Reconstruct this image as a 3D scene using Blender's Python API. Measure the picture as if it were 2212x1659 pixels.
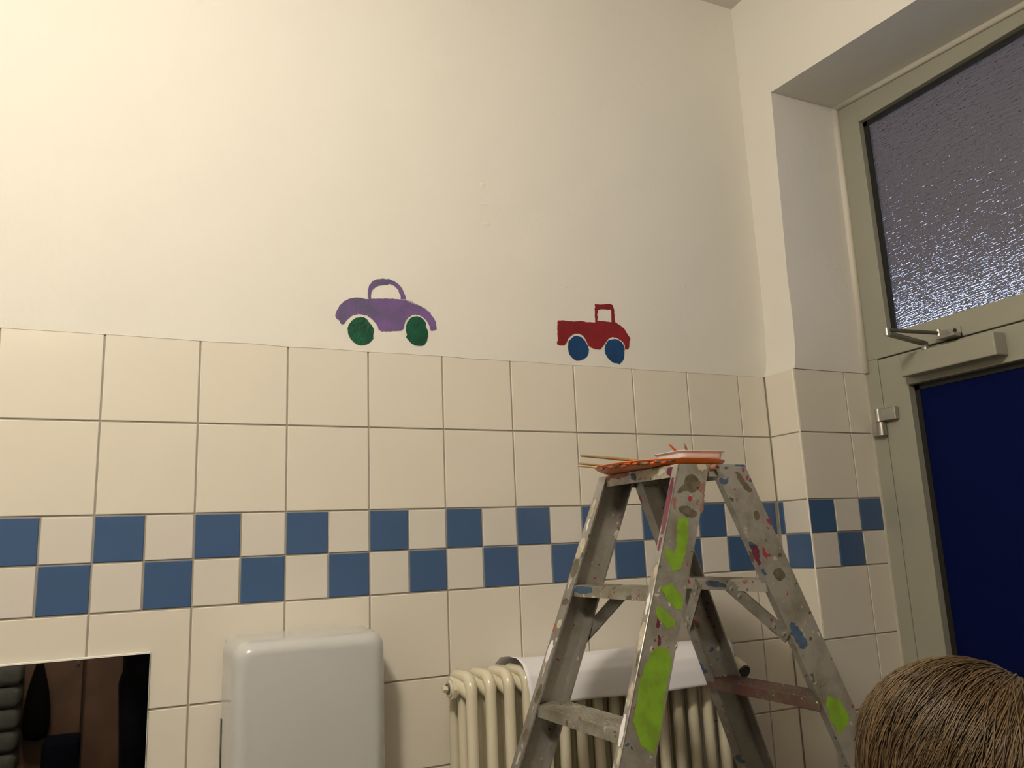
import bpy, bmesh, math, random
from mathutils import Vector, Matrix, noise
from mathutils.geometry import tessellate_polygon
random.seed(7)
scene = bpy.context.scene
COL = scene.collection
for o in list(bpy.data.objects):
    bpy.data.objects.remove(o)

# ------------------------------------------------------------------ camera
FPX = 1746.55
CAM = Vector((0.0559, -1.9604, 1.4956))
RX = Vector((0.9033, -0.4269, -0.0417)); RD = Vector((0.0468, 0.1947, -0.9797)); RF = Vector((0.4264, 0.8831, 0.1959))
cd = bpy.data.cameras.new('camera'); cd.sensor_width = 36; cd.lens = FPX/2212*36; cd.clip_start = 0.02
cam = bpy.data.objects.new('camera', cd); COL.objects.link(cam)
m = Matrix((RX, -RD, -RF)).transposed().to_4x4(); m.translation = CAM; cam.matrix_world = m
scene.camera = cam

def ray(px, py): return (RX*((px-1106)/FPX) + RD*((py-829.5)/FPX) + RF)
def hit(px, py, p, n):
    d = ray(px, py); n = Vector(n); return CAM + d*((Vector(p)-CAM).dot(n)/d.dot(n))

# ------------------------------------------------------------------ world, light, exposure
W = bpy.data.worlds.new('World'); scene.world = W; W.use_nodes = True
bg = W.node_tree.nodes['Background']; bg.inputs[0].default_value = (0.098, 0.085, 0.094, 1); bg.inputs[1].default_value = 1.0
scene.view_settings.view_transform = 'Standard'; scene.view_settings.look = 'None'
scene.view_settings.gamma = 1; scene.view_settings.use_curve_mapping = False
scene.view_settings.exposure = 0.0
LAMP_POS = (-0.38, -1.74, 2.86); LAMP_W = 106.0; LAMP_COL = (1.0, 0.89, 0.72)

# ------------------------------------------------------------------ materials
def mat(name, col, rough=0.5, metal=0.0, var=0.0, vscale=8.0, bump=0.0, bscale=60.0, coat=0.0, spec=0.5, col2=None, detail=4):
    m = bpy.data.materials.new(name); m.use_nodes = True; nt = m.node_tree; b = nt.nodes['Principled BSDF']
    b.inputs['Base Color'].default_value = (*col, 1); b.inputs['Roughness'].default_value = rough
    b.inputs['Metallic'].default_value = metal; b.inputs['Coat Weight'].default_value = coat
    b.inputs['Specular IOR Level'].default_value = spec
    tc = nt.nodes.new('ShaderNodeTexCoord')
    if var or col2:
        n = nt.nodes.new('ShaderNodeTexNoise'); n.inputs['Scale'].default_value = vscale; n.inputs['Detail'].default_value = detail
        r = nt.nodes.new('ShaderNodeValToRGB')
        c2 = col2 or tuple(max(0, c*(1-var)) for c in col)
        r.color_ramp.elements[0].color = (*c2, 1); r.color_ramp.elements[1].color = (*col, 1)
        r.color_ramp.elements[0].position = 0.35; r.color_ramp.elements[1].position = 0.65
        nt.links.new(tc.outputs['Object'], n.inputs['Vector']); nt.links.new(n.outputs['Fac'], r.inputs['Fac'])
        nt.links.new(r.outputs['Color'], b.inputs['Base Color'])
    if bump:
        n = nt.nodes.new('ShaderNodeTexNoise'); n.inputs['Scale'].default_value = bscale; n.inputs['Detail'].default_value = 5
        bp = nt.nodes.new('ShaderNodeBump'); bp.inputs['Strength'].default_value = bump; bp.inputs['Distance'].default_value = 0.01
        nt.links.new(tc.outputs['Object'], n.inputs['Vector']); nt.links.new(n.outputs['Fac'], bp.inputs['Height'])
        nt.links.new(bp.outputs['Normal'], b.inputs['Normal'])
    return m

def plaster_mat():
    m = mat('plaster', (0.80, 0.785, 0.735), 0.75, spec=0.25)
    nt = m.node_tree; b = nt.nodes['Principled BSDF']; tc = nt.nodes['Texture Coordinate']
    n1 = nt.nodes.new('ShaderNodeTexNoise'); n1.inputs['Scale'].default_value = 3.2; n1.inputs['Detail'].default_value = 3
    n2 = nt.nodes.new('ShaderNodeTexNoise'); n2.inputs['Scale'].default_value = 70; n2.inputs['Detail'].default_value = 4
    b1 = nt.nodes.new('ShaderNodeBump'); b1.inputs['Strength'].default_value = 0.35; b1.inputs['Distance'].default_value = 0.03
    b2 = nt.nodes.new('ShaderNodeBump'); b2.inputs['Strength'].default_value = 0.22; b2.inputs['Distance'].default_value = 0.004
    nt.links.new(tc.outputs['Object'], n1.inputs['Vector']); nt.links.new(tc.outputs['Object'], n2.inputs['Vector'])
    nt.links.new(n1.outputs['Fac'], b1.inputs['Height']); nt.links.new(n2.outputs['Fac'], b2.inputs['Height'])
    nt.links.new(b1.outputs['Normal'], b2.inputs['Normal']); nt.links.new(b2.outputs['Normal'], b.inputs['Normal'])
    return m

def splat_mat(name, base, dense=0.5, metal=0.75, rough=0.42, dirt=(0.16, 0.145, 0.105)):
    """worn aluminium with dried drips and dabs of many paints"""
    m = mat(name, base, rough, metal); nt = m.node_tree; b = nt.nodes['Principled BSDF']; tc = nt.nodes['Texture Coordinate']
    L = nt.links
    def N(t, **k):
        n = nt.nodes.new(t)
        for a, v in k.items(): n.inputs[a].default_value = v
        return n
    def ramp(pairs, const=False):
        r = nt.nodes.new('ShaderNodeValToRGB'); r.color_ramp.interpolation = 'CONSTANT' if const else 'LINEAR'
        while len(r.color_ramp.elements) < len(pairs): r.color_ramp.elements.new(0.5)
        for e, (p, c) in zip(r.color_ramp.elements, pairs): e.position = p; e.color = (*c, 1)
        return r
    warp = N('ShaderNodeTexNoise', Scale=70.0, Detail=4.0); L.new(tc.outputs['Object'], warp.inputs['Vector'])
    addv = nt.nodes.new('ShaderNodeVectorMath'); addv.operation = 'MULTIPLY_ADD'
    addv.inputs[1].default_value = (0.025, 0.025, 0.025)
    L.new(warp.outputs['Color'], addv.inputs[0]); L.new(tc.outputs['Object'], addv.inputs[2])
    # grime
    dn = N('ShaderNodeTexNoise', Scale=14.0, Detail=6.0, Roughness=0.65); L.new(tc.outputs['Object'], dn.inputs['Vector'])
    dr = ramp([(0.42, (0, 0, 0)), (0.72, (1, 1, 1))]); L.new(dn.outputs['Fac'], dr.inputs['Fac'])
    mx = nt.nodes.new('ShaderNodeMix'); mx.data_type = 'RGBA'; mx.inputs['A'].default_value = (*base, 1); mx.inputs['B'].default_value = (*dirt, 1)
    L.new(dr.outputs['Color'], mx.inputs['Factor'])
    last = mx.outputs['Result']; masks = []
    for sc, thr, rad_, pal in ((38.0, 0.03, 0.55, [(0, (0.55, 0.51, 0.42)), (0.28, (0.24, 0.03, 0.05)), (0.40, (0.06, 0.10, 0.18)), (0.55, (0.50, 0.46, 0.34)), (0.75, (0.13, 0.10, 0.07)), (0.92, (0.30, 0.12, 0.1))]),
                         (120.0, 0.06, 0.5, [(0, (0.30, 0.03, 0.06)), (0.2, (0.6, 0.57, 0.5)), (0.45, (0.09, 0.08, 0.06)), (0.7, (0.45, 0.40, 0.28)), (0.9, (0.06, 0.11, 0.2))])):
        v = N('ShaderNodeTexVoronoi', Scale=sc); L.new(addv.outputs[0], v.inputs['Vector'])
        pick = N('ShaderNodeSeparateColor'); L.new(v.outputs['Color'], pick.inputs[0])
        pr = ramp(pal, True); L.new(pick.outputs[0], pr.inputs['Fac'])
        sz = nt.nodes.new('ShaderNodeMath'); sz.operation = 'MULTIPLY'; sz.inputs[1].default_value = rad_; L.new(pick.outputs[2], sz.inputs[0])
        lt = nt.nodes.new('ShaderNodeMath'); lt.operation = 'LESS_THAN'
        L.new(v.outputs['Distance'], lt.inputs[0]); L.new(sz.outputs[0], lt.inputs[1])
        gt = nt.nodes.new('ShaderNodeMath'); gt.operation = 'LESS_THAN'; gt.inputs[1].default_value = thr + dense*0.45
        L.new(pick.outputs[1], gt.inputs[0])
        mu = nt.nodes.new('ShaderNodeMath'); mu.operation = 'MULTIPLY'; L.new(lt.outputs[0], mu.inputs[0]); L.new(gt.outputs[0], mu.inputs[1])
        mm = nt.nodes.new('ShaderNodeMix'); mm.data_type = 'RGBA'
        L.new(mu.outputs[0], mm.inputs['Factor']); L.new(last, mm.inputs['A']); L.new(pr.outputs['Color'], mm.inputs['B'])
        last = mm.outputs['Result']; masks.append(mu)
    mxm = nt.nodes.new('ShaderNodeMath'); mxm.operation = 'MAXIMUM'; L.new(masks[0].outputs[0], mxm.inputs[0]); L.new(masks[1].outputs[0], mxm.inputs[1])
    inv = nt.nodes.new('ShaderNodeMath'); inv.operation = 'MULTIPLY_ADD'; inv.inputs[1].default_value = -metal; inv.inputs[2].default_value = metal
    L.new(mxm.outputs[0], inv.inputs[0]); L.new(inv.outputs[0], b.inputs['Metallic'])
    L.new(last, b.inputs['Base Color'])
    return m

def emis(name, col, s):
    m = bpy.data.materials.new(name); m.use_nodes = True; nt = m.node_tree
    nt.nodes.remove(nt.nodes['Principled BSDF']); e = nt.nodes.new('ShaderNodeEmission')
    e.inputs[0].default_value = (*col, 1); e.inputs[1].default_value = s
    nt.links.new(e.outputs[0], nt.nodes['Material Output'].inputs[0]); return m

def glass_mat():
    m = bpy.data.materials.new('ornamental_glass'); m.use_nodes = True; nt = m.node_tree; L = nt.links
    nt.nodes.remove(nt.nodes['Principled BSDF'])
    g = nt.nodes.new('ShaderNodeBsdfGlass'); g.inputs['Roughness'].default_value = 0.03; g.inputs['IOR'].default_value = 1.5
    g.inputs['Color'].default_value = (0.93, 0.93, 0.94, 1)
    tc = nt.nodes.new('ShaderNodeTexCoord')
    last = None
    for sc, (sy, sz), st in ((1.0, (32, 190), 0.68), (1.0, (190, 45), 0.30), (1.0, (220, 220), 0.22)):
        mp = nt.nodes.new('ShaderNodeMapping'); mp.inputs['Scale'].default_value = (10, sy, sz)
        n = nt.nodes.new('ShaderNodeTexNoise'); n.inputs['Scale'].default_value = sc; n.inputs['Detail'].default_value = 1.5
        bp = nt.nodes.new('ShaderNodeBump'); bp.inputs['Strength'].default_value = st; bp.inputs['Distance'].default_value = 0.0034
        L.new(tc.outputs['Object'], mp.inputs[0]); L.new(mp.outputs[0], n.inputs['Vector']); L.new(n.outputs['Fac'], bp.inputs['Height'])
        if last: L.new(last.outputs['Normal'], bp.inputs['Normal'])
        last = bp
    L.new(last.outputs['Normal'], g.inputs['Normal'])
    L.new(g.outputs[0], nt.nodes['Material Output'].inputs[0]); return m

M = dict(
    plaster=plaster_mat(),
    dimwall=mat('dull_brown_wall_paint', (0.30, 0.25, 0.19), 0.7),
    ceiling=mat('ceiling_paint', (0.70, 0.68, 0.63), 0.8, var=0.05),
    grout=mat('grout', (0.40, 0.37, 0.315), 0.9, var=0.15, vscale=20),
    tile=mat('cream_tile', (0.80, 0.76, 0.675), 0.22, var=0.03, vscale=2, bump=0.015, bscale=6),
    tile2=mat('white_tile', (0.74, 0.71, 0.66), 0.2, var=0.03, vscale=2, bump=0.015, bscale=6),
    blue=mat('blue_tile', (0.066, 0.130, 0.275), 0.22, var=0.08, vscale=3, bump=0.02, bscale=8),
    frame=mat('grey_beige_enamel', (0.355, 0.352, 0.288), 0.45, var=0.05, vscale=5, bump=0.02, bscale=40),
    gasket=mat('black_rubber', (0.012, 0.012, 0.012), 0.6),
    door_blue=mat('blue_panel', (0.0006, 0.0045, 0.055), 0.8, bump=0.1, bscale=300, spec=0.1),
    steel=mat('brushed_steel', (0.50, 0.49, 0.46), 0.35, 0.9, var=0.15, vscale=50),
    darksteel=mat('dark_steel', (0.18, 0.17, 0.155), 0.4, 0.7),
    whiteplastic=mat('white_plastic', (0.55, 0.565, 0.57), 0.2, coat=0.3),
    mirror=mat('mirror_glass', (0.75, 0.75, 0.76), 0.015, 1.0),
    glassedge=mat('polished_glass_edge', (0.78, 0.80, 0.77), 0.15),
    edgelight=mat('bright_bevelled_glass', (0.86, 0.85, 0.82), 0.2),
    radiator=mat('cream_radiator_enamel', (0.74, 0.69, 0.54), 0.22, coat=0.3, var=0.04, vscale=9),
    paper=mat('white_paper', (0.86, 0.86, 0.92), 0.85),
    black=mat('black_plastic', (0.012, 0.012, 0.012), 0.35),
    capdark=mat('grey_dark_plastic', (0.05, 0.045, 0.035), 0.5),
    offwhite=mat('off_white_plastic', (0.72, 0.67, 0.5), 0.35),
    floor=mat('floor_tile', (0.10, 0.085, 0.07), 0.4, var=0.2, vscale=6),
    wood=mat('brown_wood', (0.105, 0.056, 0.032), 0.55, var=0.35, vscale=5),
    woodd=mat('dark_wood', (0.03, 0.018, 0.012), 0.5),
    bag=mat('black_fabric', (0.003, 0.003, 0.0025), 0.9, spec=0.05),
    towel=mat('grey_towel', (0.075, 0.078, 0.068), 0.95, var=0.3, vscale=14, bump=0.4, bscale=200),
    navybox=mat('navy_fabric', (0.003, 0.003, 0.006), 0.9, spec=0.05),
    lampmetal=mat('white_lamp_metal', (0.7, 0.7, 0.68), 0.4),
    bead=mat('painted_sealant', (0.72, 0.69, 0.61), 0.6),
    purple=mat('purple_paint', (0.20, 0.105, 0.33), 0.5, col2=(0.105, 0.09, 0.19), vscale=14, bump=0.15, bscale=150),
    green=mat('dark_green_paint', (0.002, 0.105, 0.052), 0.38, col2=(0.002, 0.060, 0.030), vscale=26, bump=0.25, bscale=120),
    red=mat('red_paint', (0.27, 0.012, 0.018), 0.4, col2=(0.205, 0.008, 0.014), vscale=16, bump=0.15, bscale=150),
    bluep=mat('blue_paint', (0.004, 0.058, 0.20), 0.42, col2=(0.003, 0.042, 0.14), vscale=20, bump=0.2, bscale=150),
    alu=splat_mat('splattered_aluminium', (0.42, 0.41, 0.385), 0.25),
    alu_web=splat_mat('splattered_rail_aluminium', (0.40, 0.39, 0.37), 0.16, metal=0.6, dirt=(0.22, 0.205, 0.165)),
    alu_far=splat_mat('dull_splattered_aluminium', (0.38, 0.37, 0.345), 0.10, metal=0.6, dirt=(0.27, 0.255, 0.22)),
    alu_clean=splat_mat('dull_aluminium', (0.36, 0.35, 0.32), 0.05, metal=0.7),
    tread=splat_mat('splattered_tread', (0.40, 0.385, 0.34), 0.5, metal=0.45, dirt=(0.21, 0.185, 0.12)),
    treadred=splat_mat('reddish_tread', (0.13, 0.065, 0.062), 0.25, metal=0.3),
    toplip=splat_mat('splattered_top', (0.46, 0.44, 0.39), 1.1, metal=0.3),
    highlight_alu=mat('highlight_aluminium', (0.62, 0.60, 0.56), 0.3, 0.85, var=0.35, vscale=30),  # brighter, shinier aluminium for the highlight drawn along one rail edge
    rubber=mat('dark_rubber', (0.02, 0.02, 0.02), 0.8),
    lime=mat('lime_green_spray_paint', (0.215, 0.42, 0.022), 0.55, col2=(0.17, 0.30, 0.02), vscale=35),
    maroon=mat('maroon_paint', (0.16, 0.012, 0.045), 0.3, col2=(0.10, 0.01, 0.03), vscale=40),
    crimson=mat('crimson_paint', (0.33, 0.02, 0.05), 0.4),
    olive=mat('olive_brown_paint', (0.085, 0.07, 0.035), 0.6, col2=(0.16, 0.14, 0.1), vscale=60),
    brown=mat('brown_paint', (0.11, 0.075, 0.05), 0.6, col2=(0.16, 0.12, 0.09), vscale=60),
    salmon=mat('salmon_paint', (0.35, 0.13, 0.085), 0.5, col2=(0.26, 0.16, 0.12), vscale=60),
    steelblue=mat('dull_blue_paint', (0.065, 0.125, 0.24), 0.5, col2=(0.05, 0.085, 0.15), vscale=40),
    cream=mat('cream_paint', (0.6, 0.55, 0.42), 0.6, col2=(0.4, 0.36, 0.28), vscale=60),
    orange=mat('orange_plastic', (0.86, 0.21, 0.03), 0.35, var=0.2, vscale=18),
    orangep=mat('wet_orange_paint', (0.62, 0.11, 0.02), 0.2),
    smear=mat('mixed_dried_paint', (0.10, 0.055, 0.035), 0.4, col2=(0.42, 0.12, 0.06), vscale=70),
    tub=mat('white_tub_plastic', (0.84, 0.82, 0.86), 0.3, var=0.05, vscale=40),
    brushwood=mat('light_brush_wood', (0.42, 0.29, 0.13), 0.5, var=0.25, vscale=30),
    brushstripe=mat('paint_ringed_handle', (0.40, 0.28, 0.16), 0.5, col2=(0.10, 0.06, 0.04), vscale=120),
    ferrule=mat('ferrule_metal', (0.45, 0.44, 0.42), 0.3, 0.9),
    bristle=mat('dark_bristles', (0.05, 0.025, 0.015), 0.8),
    skin=mat('skin', (0.55, 0.33, 0.24), 0.55),
    jacket=mat('navy_jacket', (0.0045, 0.004, 0.006), 0.9, var=0.5, vscale=9, bump=0.5, bscale=15, spec=0.08),
    sweater=mat('grey_sweater', (0.09, 0.09, 0.11), 0.9, bump=0.3, bscale=120),
    trousers=mat('dark_denim', (0.02, 0.03, 0.06), 0.85),
    shoe=mat('shoe', (0.03, 0.03, 0.03), 0.6),
    eye=mat('eye_white', (0.7, 0.7, 0.68), 0.2), iris=mat('iris', (0.05, 0.08, 0.1), 0.2), lip=mat('lip', (0.42, 0.16, 0.13), 0.5),
    hairbase=mat('hair_scalp', (0.055, 0.036, 0.019), 0.7),
    facade=mat('dim_facade', (0.10, 0.09, 0.10), 0.9),
    glintglow=emis('cold_glint_glow', (0.60, 0.72, 1.0), 7.0),  # added bluish glow outdoors, source of the glints in the transom glass
    lamp=emis('lamp_diffuser', LAMP_COL, LAMP_W/(4*math.pi**2*0.13**2)),
    glass=glass_mat(),
)
def hair_mat(name, a, b_):
    m = mat(name, a, 0.42, spec=0.45); nt = m.node_tree; b = nt.nodes['Principled BSDF']
    at = nt.nodes.new('ShaderNodeAttribute'); at.attribute_name = 'tint'
    r = nt.nodes.new('ShaderNodeValToRGB'); r.color_ramp.elements[0].color = (*b_, 1); r.color_ramp.elements[1].color = (*a, 1)
    nt.links.new(at.outputs['Fac'], r.inputs['Fac']); nt.links.new(r.outputs['Color'], b.inputs['Base Color']); return m
M['hair'] = hair_mat('dark_blonde_hair', (0.17, 0.108, 0.05), (0.024, 0.016, 0.008))
M['hair2'] = hair_mat('brown_hair', (0.06, 0.035, 0.02), (0.02, 0.012, 0.008))

# ------------------------------------------------------------------ mesh helpers
def link(o, parent=None):
    COL.objects.link(o)
    if parent: o.parent = parent
    return o
def wloc(o):
    v = Vector(o.location)
    while o.parent: o = o.parent; v += Vector(o.location)
    return v
def obj(name, bm, mt, parent=None, smooth=False, at=None):
    """mesh given in world coordinates; origin at the parent's (or at) position"""
    off = wloc(parent) if parent else (Vector(at) if at else Vector((0, 0, 0)))
    bmesh.ops.translate(bm, vec=-off, verts=bm.verts)
    bmesh.ops.recalc_face_normals(bm, faces=bm.faces)
    me = bpy.data.meshes.new(name); bm.to_mesh(me); bm.free()
    mts = mt if isinstance(mt, (list, tuple)) else [mt]
    for x in mts: me.materials.append(M[x] if isinstance(x, str) else x)
    if smooth:
        for p in me.polygons: p.use_smooth = True
        if smooth != True: me.set_sharp_from_angle(angle=smooth)
    o = bpy.data.objects.new(name, me)
    if at and not parent: o.location = at
    return link(o, parent)
def tag(o, label, cat, group=None, kind=None):
    o['label'] = label; o['category'] = cat
    if group: o['group'] = group
    if kind: o['kind'] = kind
    return o
def empty(name, loc, label, cat, group=None, kind=None):
    o = bpy.data.objects.new(name, None); o.location = loc; o.empty_display_size = 0.05
    link(o); return tag(o, label, cat, group, kind)
def pivot(name, parent):
    o = bpy.data.objects.new(name, None); o.empty_display_size = 0.02; return link(o, parent)
def box(bm, lo, hi, bev=0.0, seg=1):
    lo, hi = Vector(lo), Vector(hi); c = (lo+hi)/2; s = hi-lo
    r = bmesh.ops.create_cube(bm, size=1, matrix=Matrix.Translation(c) @ Matrix.Diagonal((*s, 1)))
    if bev:
        es = list({e for v in r['verts'] for e in v.link_edges})
        bmesh.ops.bevel(bm, geom=es, offset=bev, segments=seg, profile=0.5, affect='EDGES')
def hexa(bm, p):  # 8 points: bottom 4 loop, top 4 loop
    v = [bm.verts.new(Vector(q)) for q in p]
    for f in ((0, 3, 2, 1), (4, 5, 6, 7), (0, 1, 5, 4), (1, 2, 6, 5), (2, 3, 7, 6), (3, 0, 4, 7)): bm.faces.new([v[i] for i in f])
def frame_of(d):
    d = Vector(d).normalized(); a = Vector((0, 0, 1)) if abs(d.z) < 0.9 else Vector((1, 0, 0))
    u = d.cross(a).normalized(); return u, d.cross(u).normalized()
def tube(bm, pts, rad, n=12, cap=True, sx=1.0):
    pts = [Vector(p) for p in pts]; rads = rad if isinstance(rad, (list, tuple)) else [rad]*len(pts)
    rings = []; up = None
    for i, p in enumerate(pts):
        d = (pts[min(i+1, len(pts)-1)] - pts[max(i-1, 0)]).normalized()
        if up is None: u, v = frame_of(d)
        else:
            u = (up - d*up.dot(d)).normalized(); v = d.cross(u)
        up = u
        rings.append([bm.verts.new(p + (u*math.cos(2*math.pi*k/n)*sx + v*math.sin(2*math.pi*k/n))*rads[i]) for k in range(n)])
    for a, b in zip(rings, rings[1:]):
        for k in range(n): bm.faces.new((a[k], a[(k+1) % n], b[(k+1) % n], b[k]))
    if cap: bm.faces.new(rings[0][::-1]); bm.faces.new(rings[-1])
def lathe(bm, c, prof, n=32, ax=1.0, ay=1.0):
    rings = [[bm.verts.new((c[0]+r*ax*math.cos(2*math.pi*k/n), c[1]+r*ay*math.sin(2*math.pi*k/n), c[2]+z)) for k in range(n)] for r, z in prof]
    for a, b in zip(rings, rings[1:]):
        for k in range(n): bm.faces.new((a[k], a[(k+1) % n], b[(k+1) % n], b[k]))
    bm.faces.new(rings[0][::-1]); bm.faces.new(rings[-1])
def grid(bm, f, nu, nv):
    vs = [[bm.verts.new(f(i/nu, j/nv)) for j in range(nv+1)] for i in range(nu+1)]
    for i in range(nu):
        for j in range(nv): bm.faces.new((vs[i][j], vs[i+1][j], vs[i+1][j+1], vs[i][j+1]))
    return vs
def prism(bm, poly, axis, a, b):
    """extrude a 2-D polygon along axis 0/1/2 from a to b"""
    def P(q, t):
        if axis == 0: return (t, q[0], q[1])
        if axis == 1: return (q[0], t, q[1])
        return (q[0], q[1], t)
    A = [bm.verts.new(P(q, a)) for q in poly]; B = [bm.verts.new(P(q, b)) for q in poly]; n = len(poly)
    bm.faces.new(A); bm.faces.new(B[::-1])
    for i in range(n): bm.faces.new((A[i], B[i], B[(i+1) % n], A[(i+1) % n]))
def painted(name, loops_px, plane_p, plane_n, mt, parent, step=1.0, jit=0.8, thick=0.0006, off=0.0003, smoothn=0, follow=None, lowf=0.8):
    """a thin coat of paint: outline in photo pixels laid onto the surface it is painted on"""
    n = Vector(plane_n).normalized(); P = Vector(plane_p) + n*(off+thick); loops = []
    for lp in loops_px:
        for _ in range(smoothn):   # corner cutting
            q = []
            for i, a in enumerate(lp):
                b = lp[(i+1) % len(lp)]
                q += [(a[0]*.75+b[0]*.25, a[1]*.75+b[1]*.25), (a[0]*.25+b[0]*.75, a[1]*.25+b[1]*.75)]
            lp = q
        out = []
        for i, a in enumerate(lp):
            b = lp[(i+1) % len(lp)]; d = math.hypot(b[0]-a[0], b[1]-a[1]); k = max(1, int(d/step))
            for t in range(k):
                x = a[0]+(b[0]-a[0])*t/k; y = a[1]+(b[1]-a[1])*t/k
                j = noise.noise_vector(Vector((x*0.45, y*0.45, 3.1)))*jit + noise.noise_vector(Vector((x*0.12, y*0.12, 9.1)))*jit*lowf
                h = hit(x+j.x, y+j.y, P, n)
                if follow: h = h + n*follow(h)
                out.append(h)
        loops.append(out)
    bm = bmesh.new(); tris = tessellate_polygon(loops); flat = [v for l in loops for v in l]
    A = [bm.verts.new(v) for v in flat]; B = [bm.verts.new(v - n*thick) for v in flat]
    for t in tris:
        try: bm.faces.new([A[i] for i in t])
        except ValueError: pass
    s = 0
    for l in loops:
        for i in range(len(l)):
            j = s+(i+1) % len(l); bm.faces.new((A[s+i], A[j], B[j], B[s+i]))
        s += len(l)
    return obj(name, bm, mt, parent)

# ================================================================== THE ROOM
XC, YE, XD = 1.9094, -0.1275, 2.2257        # tiled door wall, jamb edge, door frame face
CEIL = 3.343; XL = -2.5; YB = -3.42
ROWS = [2.0, 1.8, 1.5954, 1.4953, 1.3921]
z = 1.3921
while z > 0.05: z -= 0.2035; ROWS.append(max(z, 0.0))
TOPZ = 1.998

bm = bmesh.new(); box(bm, (XL-0.15, YB-0.15, -0.12), (XD+0.2, 0.2, 0.0))
tag(obj('floor', bm, 'floor'), 'dark tiled floor of the washroom', 'floor', kind='structure')
bm = bmesh.new(); box(bm, (XL-0.15, YB-0.15, CEIL), (XD+0.2, 0.2, CEIL+0.12))
tag(obj('ceiling', bm, 'ceiling'), 'greyish white ceiling above the plaster wall', 'ceiling', kind='structure')
bm = bmesh.new(); box(bm, (XL-0.15, YB, 0), (XL, 0.2, CEIL))
tag(obj('wall_left', bm, 'plaster'), 'plain plaster wall at the left end of the room', 'wall', kind='structure')
bm = bmesh.new(); box(bm, (XL-0.15, YB-0.15, 0), (XD+0.2, YB, CEIL))
tag(obj('wall_front', bm, 'dimwall'), 'plaster wall behind the viewpoint facing the tiled wall', 'wall', kind='structure')

# back wall: grout bed, plaster above, single tiles
bm = bmesh.new(); box(bm, (XL, 0.003, 0), (XD+0.2, 0.2, CEIL))
wallA = tag(obj('wall_back', bm, 'grout'), 'cream tiled wall with blue check band and white plaster above', 'wall', kind='structure')
def lipy(z):   # plaster swells a little where it meets the tiles
    return -0.0005-0.0005*math.exp(-(z-TOPZ)/0.03)
bm = bmesh.new()
zs = [TOPZ - 0.0028] + [TOPZ+0.012, TOPZ+0.03, TOPZ+0.06, TOPZ+0.12, 2.5, CEIL]
NX = 150
vs = [[bm.verts.new((XL+(XC+0.03-XL)*i/NX, lipy(zz), zz + (0.0022*noise.noise(Vector((i*0.31, 0, 1))) if k == 0 else 0))) for k, zz in enumerate(zs)] for i in range(NX+1)]
for i in range(NX):
    for k in range(len(zs)-1): bm.faces.new((vs[i][k], vs[i+1][k], vs[i+1][k+1], vs[i][k+1]))
under = [bm.verts.new((v[0].co.x, 0.003, v[0].co.z)) for v in vs]
for i in range(NX): bm.faces.new((under[i], under[i+1], vs[i+1][0], vs[i][0]))
obj('plaster', bm, 'plaster', wallA, smooth=0.8)
# old bumps and patched dents in the plaster
for i, (px, py, rx, rz) in enumerate([(1043, 400, .016, .012), (1047, 442, .024, .008), (1050, 485, .018, .014), (1478, 618, .010, .016), (1232, 492, .004, .004), (1225, 620, .008, .004), (1650, 515, .003, .003)]):
    c = hit(px, py, (0, 0, 0), (0, 1, 0)); bm = bmesh.new()
    if px > 1600: continue
    def f(u, v, c=c, rx=rx, rz=rz, i=i):
        r = v; a = u*2*math.pi; k = 1+0.35*noise.noise(Vector((math.cos(a)*1.3, math.sin(a)*1.3, i)))
        return (c.x+rx*r*k*math.cos(a), -0.0022*(1-r*r)**1.5*(1+0.5*noise.noise(Vector((r*3, a, i))))+0.0004, c.z+rz*r*k*math.sin(a))
    grid(bm, f, 22, 6); obj('plaster_patch', bm, 'plaster', wallA, smooth=True)

tile_meshes = {}
def tile_mesh(w, h, mt):
    key = (round(w, 4), round(h, 4), mt)
    if key not in tile_meshes:
        bm = bmesh.new(); g = 0.0020; e = 0.0014
        a, b = w/2-g, h/2-g
        V = [bm.verts.new((sx*q, y, sz*r)) for (q, r, y) in ((a, b, 0.006), (a, b, 0.0011), (a-e, b-e, 0.0)) for sx, sz in ((-1, -1), (1, -1), (1, 1), (-1, 1))]
        for L0 in (0, 4):
            for k in range(4): bm.faces.new((V[L0+k], V[L0+(k+1) % 4], V[L0+4+(k+1) % 4], V[L0+4+k]))
        bm.faces.new(V[8:12]); bmesh.ops.recalc_face_normals(bm, faces=bm.faces)
        me = bpy.data.meshes.new('tile'); bm.to_mesh(me); bm.free(); me.materials.append(M[mt]); tile_meshes[key] = me
        # face toward -Y
        for p in me.polygons:
            pass
    return tile_meshes[key]
rt = random.Random(3)
def put_tile(parent, x0, x1, z0, z1, mt, place):
    """place: function (along, z) -> (location, rotation about z)"""
    o = bpy.data.objects.new('tile', tile_mesh(x1-x0, z1-z0, mt)); link(o, parent)
    loc, rz = place((x0+x1)/2, (z0+z1)/2); o.location = loc
    o.rotation_euler = (rt.uniform(-.0012, .0012), 0, rz + rt.uniform(-.0012, .0012))
for ri in range(len(ROWS)-1):
    zt_, zb_ = ROWS[ri], ROWS[ri+1]
    if ri == 0: zt_ = TOPZ+0.0016
    pl = lambda s, zz: ((s, 0, zz), 0)
    if ri in (2, 3):
        k = -16
        while k*0.1 < XC-0.005:
            x0, x1 = k*0.1, min((k+1)*0.1, XC)
            if x1-x0 > 0.02:
                put_tile(wallA, x0, x1, zb_, zt_, 'blue' if (k % 2 == 0) == (ri == 2) else 'tile2', pl)
            k += 1
    elif zt_ - zb_ > 0.05:
        k = -8
        while k*0.2 < XC-0.005:
            put_tile(wallA, k*0.2, min((k+1)*0.2, XC), zb_, zt_, 'tile', pl); k += 1

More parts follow.
